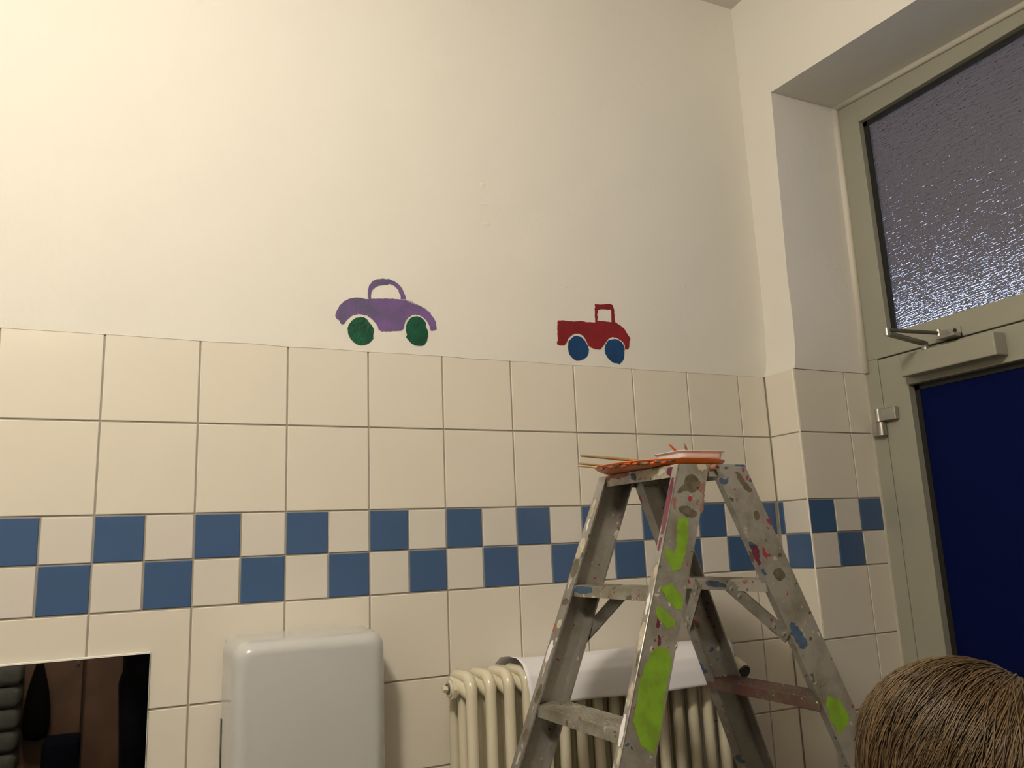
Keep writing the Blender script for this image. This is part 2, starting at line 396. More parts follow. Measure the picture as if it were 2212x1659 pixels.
# door wall (right): pier beside the corner, opening with reveal, wall above and beyond
YO = -1.17                                   # far side of the opening
def soff(y): return 2.938 + 0.065*(y+0.14)
bm = bmesh.new()
box(bm, (XC+0.003, YE+0.003, 0), (XD+0.2, 0.003, TOPZ))
box(bm, (XC+0.003, YB, 0), (XD+0.2, YO, CEIL))
wallR = tag(obj('wall_right', bm, 'grout'), 'narrow tiled pier and plaster wall around the blue door', 'wall', kind='structure')
def edge_y(z):
    return -0.1305+0.0085*(z-TOPZ)/0.3 if z < TOPZ+0.3 else -0.122-0.020*(z-TOPZ-0.3)/0.64
def face_x(z): return 1.936-0.023*math.exp(-(z-TOPZ)/0.07)
zs = [TOPZ, TOPZ+.01, TOPZ+.03, TOPZ+.06, TOPZ+.1, TOPZ+.16, TOPZ+.24, TOPZ+.3, 2.5, 2.7, soff(-0.14)]
bm = bmesh.new()   # pier face + jamb reveal
a = [bm.verts.new((face_x(zz), 0.002, zz)) for zz in zs]; b = [bm.verts.new((face_x(zz), edge_y(zz), zz)) for zz in zs]
c = [bm.verts.new((XD+0.01, -0.1285-0.012*(zz-TOPZ)/0.94, zz)) for zz in zs]
for k in range(len(zs)-1):
    bm.faces.new((a[k], b[k], b[k+1], a[k+1])); bm.faces.new((b[k], c[k], c[k+1], b[k+1]))
e0 = bm.verts.new((XD+0.01, 0.002, TOPZ)); bm.faces.new((a[0], b[0], c[0], e0))
# wall above the opening and its soffit
ys = [0.002, edge_y(2.93), -0.45, -0.8, YO]
top = [bm.verts.new((1.936, y, CEIL)) for y in ys]; low = [bm.verts.new((1.936, y, min(soff(y), soff(-0.14)))) for y in ys]; inn = [bm.verts.new((XD+0.01, y, soff(y))) for y in ys]
for k in range(4):
    bm.faces.new((top[k], top[k+1], low[k+1], low[k]))
    if k: bm.faces.new((low[k], low[k+1], inn[k+1], inn[k]))
v = [bm.verts.new(q) for q in ((1.936, YO, CEIL), (1.936, YB, CEIL), (1.936, YB, TOPZ), (1.936, YO, TOPZ), (XD+.01, YO, TOPZ), (XD+.01, YO, 2.95), (1.936, YO, 2.95))]
bm.faces.new(v[:4]); bm.faces.new((v[3], v[4], v[5], v[6]))
bmesh.ops.remove_doubles(bm, verts=bm.verts, dist=0.006)
obj('plaster', bm, 'plaster', wallR, smooth=0.5)
bm = bmesh.new(); tube(bm, [(XD-0.004, -0.1305, TOPZ), (XD-0.004, -0.137, 2.5), (XD-0.004, -0.1425, 2.935)], 0.012, 8)
obj('sealant_bead', bm, 'bead', wallR, smooth=True)
bm = bmesh.new(); tube(bm, [(XD-0.004, y, soff(y)-0.001) for y in (-0.14, -0.4, -0.7, YO)], 0.012, 8)
obj('sealant_bead', bm, 'bead', wallR, smooth=True)
PIER = lambda s, zz: ((XC, -s, zz), -math.pi/2)          # tiles facing -x, s = distance from the corner
REV = lambda s, zz: ((XC+s, YE, zz), 0)
FAR = lambda s, zz: ((XC, YO-s, zz), -math.pi/2)
for ri in range(len(ROWS)-1):
    zt_, zb_ = ROWS[ri], ROWS[ri+1]
    if ri == 0: zt_ = TOPZ+0.0016
    if zt_-zb_ < 0.05: continue
    if ri in (2, 3):
        up = ri == 2
        put_tile(wallR, 0.001, 0.0225, zb_, zt_, 'blue' if up else 'tile2', PIER)
        put_tile(wallR, 0.0225, 0.1255, zb_, zt_, 'tile2' if up else 'blue', PIER)
        for k in range(3): put_tile(wallR, 0.002+0.1055*k, min(0.002+0.1055*(k+1), 0.3105), zb_, zt_, 'blue' if (k % 2 == 0) == up else 'tile2', REV)
        for k in range(8): put_tile(wallR, 0.1*k, 0.1*(k+1), zb_, zt_, 'blue' if (k % 2 == 0) == up else 'tile2', FAR)
    else:
        put_tile(wallR, 0.001, 0.1255, zb_, zt_, 'tile', PIER)
        put_tile(wallR, 0.002, 0.215, zb_, zt_, 'tile', REV); put_tile(wallR, 0.215, 0.3105, zb_, zt_, 'tile', REV)
        for k in range(4): put_tile(wallR, 0.2*k, 0.2*(k+1), zb_, zt_, 'tile', FAR)
bm = bmesh.new(); tube(bm, [(XC+0.0022, YE+0.0022, 0), (XC+0.0022, YE+0.0022, TOPZ)], 0.0024, 8)
obj('corner_profile', bm, 'tile', wallR, smooth=True)
bm = bmesh.new(); box(bm, (XD-0.008, YE-0.001, 0), (XD+0.002, YE+0.01, TOPZ)); obj('sealant_bead', bm, 'bead', wallR)

# ------------------------------------------------------------------ transom window and door
YH = -1.12   # far edge of frame
win = empty('window_1', (XD, -0.65, 2.1), 'transom window of rippled obscure glass above the blue door', 'window', kind='structure')
GY0, GY1, GZ0, GZ1 = -0.228, -1.02, 2.108, 2.843
bm = bmesh.new()
for lo, hi in (((XD, GY0, 2.036), (XD+0.06, YE+0.012, 3.0)), ((XD, YH-0.05, 2.036), (XD+0.06, GY1, 3.0)),
               ((XD, GY1, GZ1), (XD+0.06, GY0, 3.0)), ((XD, GY1, 2.036), (XD+0.06, GY0, GZ0))):
    box(bm, lo, hi, 0.0015)
obj('window_frame', bm, 'frame', win)
bm = bmesh.new(); g = 0.016
for lo, hi in (((XD+.022, GY0-g, GZ0), (XD+.03, GY0, GZ1)), ((XD+.022, GY1, GZ0), (XD+.03, GY1+g, GZ1)), ((XD+.022, GY1, GZ1-g), (XD+.03, GY0, GZ1)), ((XD+.022, GY1, GZ0), (XD+.03, GY0, GZ0+0.004))): box(bm, lo, hi)
obj('gasket', bm, 'gasket', win)
bm = bmesh.new(); box(bm, (XD+0.030, GY1, GZ0), (XD+0.036, GY0, GZ1)); obj('glass_pane', bm, 'glass', win)

door = empty('door_1', (XD, -0.65, 0), 'blue panelled door with grey beige metal frame and overhead closer', 'door', kind='structure')
LY0, LZ = -0.181, 2.031
bm = bmesh.new(); box(bm, (XD, LY0+0.004, 0), (XD+0.06, YE+0.012, 2.036), 0.0015); box(bm, (XD, YH-0.05, 0), (XD+0.06, YH+0.03, 2.036), 0.0015)
obj('door_frame', bm, 'frame', door)
bm = bmesh.new(); box(bm, (XD+.034, YH+.02, 0.0), (XD+.06, YE, 2.06)); obj('rebate', bm, 'gasket', door)
PY0, PY1, PZ0, PZ1 = -0.279, -0.99, 0.12, 1.931
leaf = bmesh.new()
for lo, hi in (((XD-.002, PY0, 0.01), (XD+.033, LY0, LZ)), ((XD-.002, YH+.034, 0.01), (XD+.033, PY1, LZ)), ((XD-.002, PY1, PZ1), (XD+.033, PY0, LZ)), ((XD-.002, PY1, 0.01), (XD+.033, PY0, PZ0))): box(leaf, lo, hi, 0.0015)
lf = obj('door_leaf', leaf, 'frame', door)
bm = bmesh.new(); g = 0.017
for lo, hi in (((XD+.024, PY0-g, PZ0), (XD+.032, PY0, PZ1)), ((XD+.024, PY1, PZ0), (XD+.032, PY1+g, PZ1)), ((XD+.024, PY1, PZ1-g), (XD+.032, PY0, PZ1)), ((XD+.024, PY1, PZ0), (XD+.032, PY0, PZ0+g))): box(bm, lo, hi)
obj('gasket', bm, 'gasket', lf)
bm = bmesh.new(); box(bm, (XD+0.027, PY1, PZ0), (XD+0.032, PY0, PZ1)); obj('blue_panel', bm, 'door_blue', lf)
bm = bmesh.new(); tube(bm, [(XD-.05, -1.05, 1.05), (XD-.05, -0.94, 1.05)], .009, 10); tube(bm, [(XD, -1.045, 1.05), (XD-.055, -1.045, 1.05)], .01, 10)
obj('door_handle', bm, 'steel', lf, smooth=0.6)
for hz in (1.83, 0.35):
    h = bmesh.new()
    tube(h, [(XD-0.016, -0.168, hz+0.002), (XD-0.016, -0.168, hz+0.043)], 0.0105, 14)
    box(h, (XD-0.022, -0.234, hz+0.002), (XD-0.003, -0.168, hz+0.042), 0.002)
    hg = obj('hinge', h, 'steel', door, smooth=0.6)
    h = bmesh.new(); tube(h, [(XD-0.016, -0.174, hz-0.042), (XD-0.016, -0.174, hz-0.001)], 0.0145, 16); box(h, (XD-0.024, -0.174, hz-0.042), (XD-0.003, -0.142, hz-0.001), 0.002)
    obj('hinge_knuckle', h, 'steel', hg, smooth=0.6)
cl = bmesh.new(); box(cl, (XD-0.055, -0.603, 1.948), (XD-0.002, -0.30, 2.014), 0.004, 2)
cl = obj('door_closer', cl, 'frame', door)
bm = bmesh.new(); tube(bm, [(XD-0.028, -0.375, 2.012), (XD-0.028, -0.375, 2.032)], 0.011, 12); obj('spindle', bm, 'steel', cl, smooth=0.6)
def flatbar(a, b, w, t):
    bm = bmesh.new(); a, b = Vector(a), Vector(b); d = (b-a).normalized(); s = d.cross(Vector((0, 0, 1))).normalized()*w/2; u = s.cross(d).normalized()*t/2
    hexa(bm, [a-s-u, b-s-u, b+s-u, a+s-u, a-s+u, b-s+u, b+s+u, a+s+u]); return bm
elbow = hit(1916, 716, (0, 0, 2.048), (0, 0, 1))
obj('closer_arm', flatbar((XD-0.028, -0.375, 2.036), elbow+Vector((0, 0, -.006)), 0.02, 0.008), 'darksteel', cl)
bm = bmesh.new(); tube(bm, [(XD-0.03, -0.425, 2.056), elbow+Vector((0, 0, .004))], 0.0055, 10); obj('closer_arm', bm, 'darksteel', cl, smooth=0.6)
bm = bmesh.new(); tube(bm, [elbow+Vector((0, 0, -.012)), elbow+Vector((0, 0, .009))], 0.0075, 12); obj('elbow_joint', bm, 'steel', cl, smooth=0.6)
bm = bmesh.new(); box(bm, (XD-0.038, -0.478, 2.036), (XD, -0.418, 2.046), .001); box(bm, (XD-0.008, -0.478, 2.036), (XD, -0.418, 2.066), .001); tube(bm, [(XD-.03, -.425, 2.040), (XD-.03, -.425, 2.066)], .007, 10)
sh = obj('arm_bracket', bm, 'steel', cl)
bm = bmesh.new(); tube(bm, [(XD-.0095, -.462, 2.056), (XD-.006, -.462, 2.056)], .006, 12); obj('screw_hole', bm, 'black', sh)

# what lies outside: a dim house, its cold glowing panes added to make the glass glint
hb = empty('glint_house', (9.5, 4.5, 0), 'dim house with added glowing panes for glints in the rippled glass', 'building')
bm = bmesh.new(); box(bm, (9.5, -6, 0), (12, 14, 3.6)); obj('wall', bm, 'facade', hb)
bm = bmesh.new(); box(bm, (9.3, -6.2, 3.6), (12.2, 14.2, 3.72)); obj('roof', bm, 'facade', hb)
for i in range(7):
    y = -5+2.6*i; bm = bmesh.new(); box(bm, (9.44, y-.06, 1.14), (9.5, y+2.16, 3.36)); w = obj('window', bm, 'facade', hb)
    bm = bmesh.new(); box(bm, (9.42, y, 1.2), (9.445, y+2.1, 3.3)); obj('glint_pane', bm, 'glintglow', w)  # emitting slab added to send bluish glints through the glass

# ------------------------------------------------------------------ ceiling lamp
lp = empty('ceiling_lamp', LAMP_POS, 'round opal globe lamp hanging from the washroom ceiling', 'lamp')
bm = bmesh.new(); lathe(bm, LAMP_POS, [(0.055, CEIL-LAMP_POS[2]), (0.055, CEIL-LAMP_POS[2]-0.03), (0.012, CEIL-LAMP_POS[2]-0.04), (0.012, 0.15), (0.05, 0.145), (0.05, 0.125), (0.02, 0.124)], 24); obj('lamp_base', bm, 'lampmetal', lp, smooth=0.6)
bm = bmesh.new(); bmesh.ops.create_uvsphere(bm, u_segments=32, v_segments=20, radius=0.13, matrix=Matrix.Translation(LAMP_POS)); obj('lamp_shade', bm, 'lamp', lp, smooth=True)

# ================================================================== WALL PAINTINGS
def crop(x0, y0, s, pts): return [(x0+a/s, y0+b/s) for a, b in pts]
WP, WN = (0, 0, 0), (0, -1, 0)
def wallpaint(*a, **k): return painted(*a, follow=lambda h: -lipy(h.z), **k)
pc = empty('car_painting', hit(835, 690, WP, WN), 'purple car with dark green wheels painted on the plaster', 'wall painting', 'toy vehicles painted above the tiles')
C1 = lambda pts: crop(700, 580, 8.193, pts)
body = C1([(195, 830), (225, 740), (280, 645), (360, 580), (460, 530), (560, 515), (650, 515), (720, 540), (790, 540), (1000, 532), (1200, 535), (1310, 545), (1450, 560), (1510, 600), (1600, 635), (1700, 660), (1780, 715), (1850, 770), (1900, 830), (1950, 890), (1985, 960), (1993, 1060), (1985, 1090), (1900, 1105), (1880, 1090), (1860, 1000), (1820, 930), (1760, 870), (1690, 830), (1620, 812), (1550, 825), (1490, 870), (1445, 930), (1420, 1000), (1405, 1070), (1370, 1100), (1200, 1108), (1010, 1112), (965, 1080), (950, 1020), (900, 950), (840, 895), (770, 840), (690, 815), (600, 805), (510, 825), (440, 880), (390, 930), (355, 990), (300, 985), (270, 925), (215, 880)])
wallpaint('body', [body], WP, WN, 'purple', pc, 1.0, 0.9)
roof = C1([(785, 540), (772, 450), (780, 360), (810, 280), (860, 220), (930, 190), (1040, 180), (1150, 185), (1240, 220), (1320, 280), (1380, 350), (1420, 440), (1450, 545), (1360, 545), (1350, 470), (1310, 380), (1250, 310), (1170, 275), (1060, 290), (960, 305), (890, 345), (845, 400), (830, 470), (832, 540)])
wallpaint('roof_outline', [roof], WP, WN, 'purple', pc, 0.8, 1.0, off=0.0005)
rb = random.Random(5)
for i in range(26):    # dry brush hairs at the right shoulder and down the roof
    t = i/25; x = 1490+ (1880-1490)*t; y = 590+ (790-590)*t**1.25
    wallpaint('brush_mark', [C1([(x, y-rb.uniform(5, 45)), (x+7, y-rb.uniform(0, 20)), (x+16, y+40), (x+2, y+44)])], WP, WN, 'purple', pc, 1.5, 0.3, off=0.0002)
w1 = C1([(640, 858), (700, 862), (760, 900), (810, 970), (860, 1030), (885, 1090), (870, 1180), (868, 1240), (820, 1305), (740, 1350), (660, 1360), (580, 1345), (510, 1295), (450, 1220), (420, 1130), (415, 1060), (440, 990), (490, 920), (560, 875)])
w2 = C1([(1570, 855), (1640, 842), (1720, 870), (1780, 925), (1808, 980), (1800, 1020), (1835, 1100), (1842, 1190), (1820, 1290), (1770, 1360), (1700, 1370), (1620, 1365), (1550, 1330), (1490, 1270), (1450, 1215), (1465, 1180), (1448, 1100), (1452, 1010), (1480, 930), (1520, 885)])
wallpaint('wheel', [w1], WP, WN, 'green', pc, 1.0, 0.7, 0.0009); wallpaint('wheel', [w2], WP, WN, 'green', pc, 1.0, 0.7, 0.0009)
tp = empty('truck_painting', hit(1280, 730, WP, WN), 'red pickup truck with blue wheels painted on the plaster', 'wall painting', 'toy vehicles painted above the tiles')
C2 = lambda pts: crop(1180, 640, 10.367, pts)
tb = C2([(250, 560), (280, 542), (400, 545), (600, 565), (760, 555), (950, 580), (1090, 585), (1088, 400), (1088, 178), (1200, 185), (1290, 185), (1350, 168), (1430, 175), (1490, 200), (1515, 290), (1530, 400), (1530, 520), (1545, 585), (1640, 640), (1730, 710), (1790, 800), (1840, 880), (1885, 950), (1860, 1000), (1855, 1110), (1840, 1195), (1770, 1190), (1755, 1100), (1720, 1030), (1640, 970), (1550, 925), (1490, 912), (1400, 945), (1350, 1010), (1290, 1090), (1245, 1150), (1215, 1195), (1100, 1185), (1020, 1160), (950, 1115), (910, 1040), (870, 950), (820, 880), (740, 838), (640, 838), (560, 885), (490, 945), (455, 1030), (420, 1085), (380, 1105), (290, 1100), (245, 1075), (235, 1020), (255, 1000), (250, 780)])
hole = C2([(1150, 305), (1230, 290), (1380, 298), (1448, 295), (1452, 430), (1462, 575), (1380, 570), (1250, 555), (1145, 550), (1150, 480), (1140, 410), (1158, 370)])
wallpaint('body', [tb, hole], WP, WN, 'red', tp, 1.0, 0.8)
v1 = C2([(570, 930), (640, 885), (700, 885), (790, 920), (850, 975), (900, 1060), (940, 1130), (953, 1210), (948, 1280), (910, 1350), (840, 1410), (760, 1435), (670, 1448), (590, 1390), (530, 1320), (495, 1230), (485, 1140), (498, 1010)])
v2 = C2([(1390, 990), (1450, 968), (1530, 958), (1610, 980), (1680, 1020), (1730, 1090), (1752, 1180), (1745, 1300), (1730, 1420), (1690, 1465), (1632, 1530), (1610, 1505), (1510, 1490), (1440, 1450), (1370, 1370), (1325, 1290), (1308, 1190), (1325, 1090)])
wallpaint('wheel', [v1], WP, WN, 'bluep', tp, 1.0, 0.7, 0.0009); wallpaint('wheel', [v2], WP, WN, 'bluep', tp, 1.0, 0.7, 0.0009)

# ================================================================== MIRROR, DISPENSER
mr = empty('wall_mirror', (-0.22, -0.004, 0.75), 'frameless rectangular mirror low on the tiled wall', 'mirror')
bm = bmesh.new(); box(bm, (-0.56, -0.006, 0.72), (0.1213, -0.0012, 1.306)); obj('glass_edge', bm, 'glassedge', mr)
bm = bmesh.new(); box(bm, (-0.557, -0.0068, 0.723), (0.1200, -0.0058, 1.3035)); obj('mirror_face', bm, 'mirror', mr)
bm = bmesh.new(); prism(bm, [(-0.0068, 1.3030), (-0.0068, 1.3038), (-0.0012, 1.3072), (-0.0012, 1.3030)], 0, -0.56, 0.1213); obj('bevelled_edge', bm, 'edgelight', mr)

dsp = empty('towel_dispenser', (0.42, 0, 0.86), 'white rounded towel dispenser between mirror and radiator', 'towel dispenser')
bm = bmesh.new(); box(bm, (0.272, -0.014, 0.87), (0.596, -0.0005, 1.322), 0.004); obj('back_plate', bm, 'whiteplastic', dsp)
bm = bmesh.new()
x0, x1, z0, z1, D0 = 0.266, 0.600, 0.86, 1.328, 0.158
prof = []
def rr(inset, y):    # rounded rectangle ring
    r = max(0.034-inset*0.35, 0.012); a0, a1, b0, b1 = x0+inset*1.0, x1-inset*1.0, z0+inset*.6, z1-inset*.9
    out = []
    for cx, cz, s in ((a1-r, b1-r, 0), (a0+r, b1-r, 90), (a0+r, b0+r, 180), (a1-r, b0+r, 270)):
        for k in range(7):
            an = math.radians(s+15*k); out.append(bm.verts.new((cx+r*math.cos(an), y, cz+r*math.sin(an))))
    return out
rings = [rr(0.0, -0.016), rr(0.002, -0.06), rr(0.006, -D0+0.034)]
for k in range(1, 7):
    a = k*math.pi/12; rings.append(rr(0.006+0.030*(1-math.cos(a)), -D0+0.034-0.034*math.sin(a)))
for a, b in zip(rings, rings[1:]):
    n = len(a)
    for k in range(n): bm.faces.new((a[k], a[(k+1) % n], b[(k+1) % n], b[k]))
bm.faces.new(rings[-1]); bm.faces.new(rings[0][::-1])
cv = obj('cover', bm, 'whiteplastic', dsp, smooth=0.7)
bm = bmesh.new(); box(bm, (0.2652, -0.028, 0.88), (0.275, -0.010, 1.158)); obj('cover_gap', bm, 'black', dsp)
bm = bmesh.new(); tube(bm, [(0.43, -D0-.001, 0.93), (0.43, -D0+.01, 0.93)], .009, 14); obj('lock', bm, 'steel', cv, smooth=0.6)

# ================================================================== RADIATOR
rad = empty('radiator', (1.14, -0.105, 0.12), 'cream column radiator standing against the tiled wall', 'radiator')
SX0, PITCH, NS = 0.790, 0.0470, 16
YF, YM, YK, ZH = -0.160, -0.105, -0.050, 1.172
def section_mesh():
    bm = bmesh.new(); zlo = 0.20
    def U(y0, y1, ztop, r):
        pts = []; R_ = min(0.03, abs(y1-y0)/2)
        pts += [(0, y0, zlo), (0, y0, ztop-R_)]
        for k in range(1, 6):
            a = k*math.pi/12; pts.append((0, y0+R_*(1-math.cos(a)), ztop-R_+R_*math.sin(a)))
        for k in range(1, 7):
            a = math.pi/2+k*math.pi/12; pts.append((0, y1-R_-R_*math.cos(a), ztop-R_+R_*math.sin(a)))
        pts.append((0, y1, zlo)); tube(bm, pts, r, 12)
    U(YF, YK, ZH+0.030, 0.0138)
    tube(bm, [(0, YM, zlo), (0, YM, ZH)], 0.0125, 10)
    # upper and lower header
    for zz in (ZH, zlo):
        tube(bm, [(0, YF+0.004, zz-0.01), (0, YF+0.03, zz+0.004), (0, YM, zz+.006), (0, YK-.03, zz+0.004), (0, YK-0.004, zz-0.01)], [0.012, 0.0195, 0.024, 0.0195, 0.012], 12, sx=1.0)
        tube(bm, [(-PITCH/2, YM, zz+.004), (PITCH/2, YM, zz+.004)], 0.021, 16)
        tube(bm, [(-PITCH/2, YM, zz+.004), (-PITCH/2+.006, YM, zz+.004)], 0.024, 16); tube(bm, [(PITCH/2-.006, YM, zz+.004), (PITCH/2, YM, zz+.004)], 0.024, 16)
    return bm
s0 = obj('section', section_mesh(), 'radiator', None, smooth=0.7); sm = s0.data
bpy.data.objects.remove(s0)
for i in range(NS):
    o = bpy.data.objects.new('section', sm); link(o, rad); o.location = Vector((SX0+PITCH*i, 0, 0)) - Vector(rad.location)
xe = SX0-PITCH/2
bm = bmesh.new(); tube(bm, [(xe, YM, ZH+.004), (xe-.008, YM, ZH+.004)], .0265, 8); tube(bm, [(xe-.006, YM, ZH+.004), (xe-.012, YM, ZH+.004)], .019, 16)
pg = obj('end_plug', bm, 'radiator', rad, smooth=0.5)
bm = bmesh.new(); tube(bm, [(xe-.011, YM, ZH+.004), (xe-.015, YM, ZH+.004)], .0125, 12); obj('plug_seal', bm, 'darksteel', pg, smooth=0.5)
bm = bmesh.new(); tube(bm, [(xe-.014, YM, ZH+.004), (xe-.026, YM, ZH+.004)], .0075, 6); obj('bleed_screw', bm, 'offwhite', pg)
xr = SX0+PITCH*(NS-0.5)
VX, VZ = 1.598, 1.146
bm = bmesh.new(); tube(bm, [(xr-.004, YM, ZH+.004), (xr+.02, YM, ZH), (VX-.02, -.075, VZ), (VX, -.075, VZ)], [.016, .013, .012, .014], 12); tube(bm, [(VX, -.075, VZ), (VX, -.075, 0.05)], .010, 12); tube(bm, [(VX, -.07, VZ), (VX, -.096, VZ)], .014, 12)
obj('valve_pipe', bm, mat('grey_pipe_paint', (0.30, 0.29, 0.265), 0.45), rad, smooth=0.6)
TA = Vector((0.08, -0.86, -0.46)).normalized(); TB = Vector((VX-.004, -.062, VZ+.024))
def ta(t): return TB+TA*t
th = bmesh.new(); tube(th, [ta(0), ta(.016), ta(.030), ta(.040)], [.012, .0155, .0215, .0215], 20); th = obj('thermostat_head', th, 'black', rad, smooth=0.6)
bm = bmesh.new(); tube(bm, [ta(.040), ta(.080)], [.0220, .0228], 24); obj('dial_ring', bm, 'offwhite', th, smooth=0.6)
bm = bmesh.new(); tube(bm, [ta(.080), ta(.085)], [.0212, .0200], 24); obj('dial_cap', bm, 'capdark', th, smooth=0.6)
bm = bmesh.new(); mk = TA.cross(Vector((1, 0, 0))).normalized(); mk = mk if mk.z > 0 else -mk
tube(bm, [ta(.030)+mk*.0212, ta(.039)+mk*.0217], .0016, 8); obj('dial_mark', bm, 'offwhite', th)
for xx in (SX0+.02, xr-.04):
    bm = bmesh.new(); box(bm, (xx-.012, YF+.03, 0.0), (xx+.012, YK-.03, 0.19)); obj('stand', bm, 'radiator', rad)

# sheet of paper laid over the radiator
pp = bmesh.new()
PA = [(-0.020, 1.196), (-0.055, 1.216), (-0.105, 1.223), (-0.150, 1.222), (-0.178, 1.212), (-0.195, 1.190), (-0.203, 1.160), (-0.208, 1.118)]
def spl(t):
    x = t*(len(PA)-1); i = min(int(x), len(PA)-2); f = x-i; f = f*f*(3-2*f)*0.3+f*0.7
    return PA[i][0]+(PA[i+1][0]-PA[i][0])*f, PA[i][1]+(PA[i+1][1]-PA[i][1])*f
def psurf(u, v):
    y, zz = spl(v); drop = max(0, (v-0.55)/0.45)
    x = 0.912+(0.668-0.062*min(1, v*1.3))*u
    low = 0.012*math.sin(u*3.1+0.5)*drop - 0.016*max(0, u-.45)*drop*-1
    zz += low + 0.0025*math.sin(u*9)*drop + 0.006*(1-v)*0
    y += 0.010*math.sin(u*5.5+1)*drop - 0.018*math.exp(-u*9)*drop
    zz += 0.010*math.exp(-u*16)*(1-drop)
    return (x, y, zz+0.0012)
grid(pp, psurf, 48, 36)
po = obj('paper_sheet', pp, 'paper', None, smooth=True, at=(1.22, -0.1, 1.2)); tag(po, 'large white sheet of paper draped over the radiator top', 'paper')
md = po.modifiers.new('thickness', 'SOLIDIFY'); md.thickness = 0.0006; md.offset = 1

# ================================================================== STEP LADDER
LC = Vector((1.1184, -0.5205, 0)); YAW = 0.0333; ST = 0.2342; ZT = 1.6395
cY, sY = math.cos(YAW), math.sin(YAW)
DL = Vector((cY, sY, 0)); DW = Vector((-sY, cY, 0))
def P(L, Wd, z): return LC + DL*L + DW*Wd + Vector((0, 0, z))
def wid(d): return 0.1415+0.0625*d
def Lf(side, d): return -(0.0861+0.3991*d) if side == 1 else 0.0861+0.4071*d
BW = {1: 0.0786, 2: -0.0826}
lad = empty('step_ladder', (LC.x, LC.y, 0), 'paint splattered aluminium step ladder in front of the radiator', 'step ladder')
def rail(side, far):
    sg = 1 if far else -1; t = 0.0028; fl = 0.030 if far else 0.016; lipd = 0.0; bm = bmesh.new()
    secs = []
    for d in [0, 0.2, 0.5, 0.9, 1.3, ZT-0.02]:
        w = wid(d); f = Lf(side, d); b = BW[side]; e = 1 if b > 0 else -1; zz = ZT-d
        o = w*sg
        prof = [(0, 0), (b, 0), (b, -fl), (b-e*t*1.6, -fl), (b-e*t*1.6, -t), (e*t*1.6, -t), (e*t*1.6, -fl), (0, -fl)]
        secs.append([bm.verts.new(P(f+p, o+q*sg, zz)) for p, q in prof])
    n = 8
    for a, c_ in zip(secs, secs[1:]):
        for k in range(n): bm.faces.new((a[k], a[(k+1) % n], c_[(k+1) % n], c_[k]))
    bm.faces.new(secs[0]); bm.faces.new(secs[-1][::-1])
    r = obj('rail', bm, 'alu_far' if far else 'alu_web', lad)
    for o_ in ((0.0012,) if side == 1 and not far else ()):
        e = 1 if BW[side] > 0 else -1
        L_ = (lambda d: Lf(side, d)+e*0.0010) if o_ > 0 else (lambda d: Lf(side, d)+BW[side]-e*0.0010)
        bm = bmesh.new(); tube(bm, [P(L_(d), sg*(wid(d)-0.0006), ZT-d) for d in (0.001, 0.4, 0.8, 1.2, ZT-0.03)], 0.0016, 8); obj('highlight_bead', bm, 'highlight_alu', r, smooth=True)  # bright bead added along the rail edge in place of its specular highlight
    d0, d1 = ZT-0.05, ZT; bm = bmesh.new(); q = []
    for d in (d1, d0):
        w = wid(d)+.003; f = Lf(side, d); b = BW[side]; e = 1 if b > 0 else -1; zz = ZT-d
        q += [P(f-e*.004, w*sg, zz), P(f+b+e*.004, w*sg, zz), P(f+b+e*.004, (w-.035)*sg, zz), P(f-e*.004, (w-.035)*sg, zz)]
    hexa(bm, q); obj('foot', bm, 'rubber', r)
    return r
N1 = rail(1, False); F1 = rail(1, True); N2 = rail(2, False); F2 = rail(2, True)
N1['label'] = 'rail with long lime green spray strokes'; N2['label'] = 'rail with blue and lime paint dabs'
def slab(bm, Ls, Ws, zs):   # box in ladder axes with a W range that may differ at two L
    q = [P(l, w, z_) for z_ in zs for l, w in ((Ls[0], -Ws[0]), (Ls[1], -Ws[1]), (Ls[1], Ws[1]), (Ls[0], Ws[0]))]; hexa(bm, q)
for side in (1, 2):
    e = 1 if side == 1 else -1
    for k in range(1, 7):
        d = ST*k; zz = ZT-d; w = wid(d)-0.0032; f = Lf(side, d)+e*0.002; b = Lf(side, d)+BW[side]-e*0.002
        bm = bmesh.new()
        slab(bm, (f, b), (w, w), (zz-0.004, zz)); slab(bm, (f, f+e*0.003), (w, w), (zz-0.022, zz-.0038)); slab(bm, (b-e*.003, b), (w, w), (zz-0.022, zz-.0038))
        for r in range(9):    # grip ribs
            l = f+(b-f)*(r+0.7)/9.6; slab(bm, (l, l+e*.003), (w-.001, w-.001), (zz-.0002, zz+.0013))
        tr = obj('tread', bm, 'treadred' if (side == 2 and k == 2) else 'tread', lad)
        if k <= 2:
            for sg in (-1, 1):   # flat diagonal braces under the tread, on its inner edge
                if k == 2: continue
                li = Lf(side, d)+BW[side]+e*0.0025
                a = P(li, sg*0.050, zz-0.012); d2 = d+0.112
                bq = P(Lf(side, d2)+BW[side]+e*.0025, sg*(wid(d2)-0.006), ZT-d2)
                dv = (bq-a).normalized(); nrm = Vector(DL)*e; s_ = dv.cross(nrm).normalized()*0.0145; nn = nrm*0.0015
                bm = bmesh.new(); hexa(bm, [a-s_-nn, bq-s_-nn, bq+s_-nn, a+s_-nn, a-s_+nn, bq-s_+nn, bq+s_+nn, a+s_+nn])
                br = obj('brace', bm, 'alu_clean', lad)
                for pnt in (a+dv*.008, bq-dv*.010, bq-dv*.034, a+dv*.03):
                    bm = bmesh.new(); tube(bm, [pnt+nrm*.001, pnt+nrm*.004], .0042, 10); obj('rivet', bm, 'steel', br)
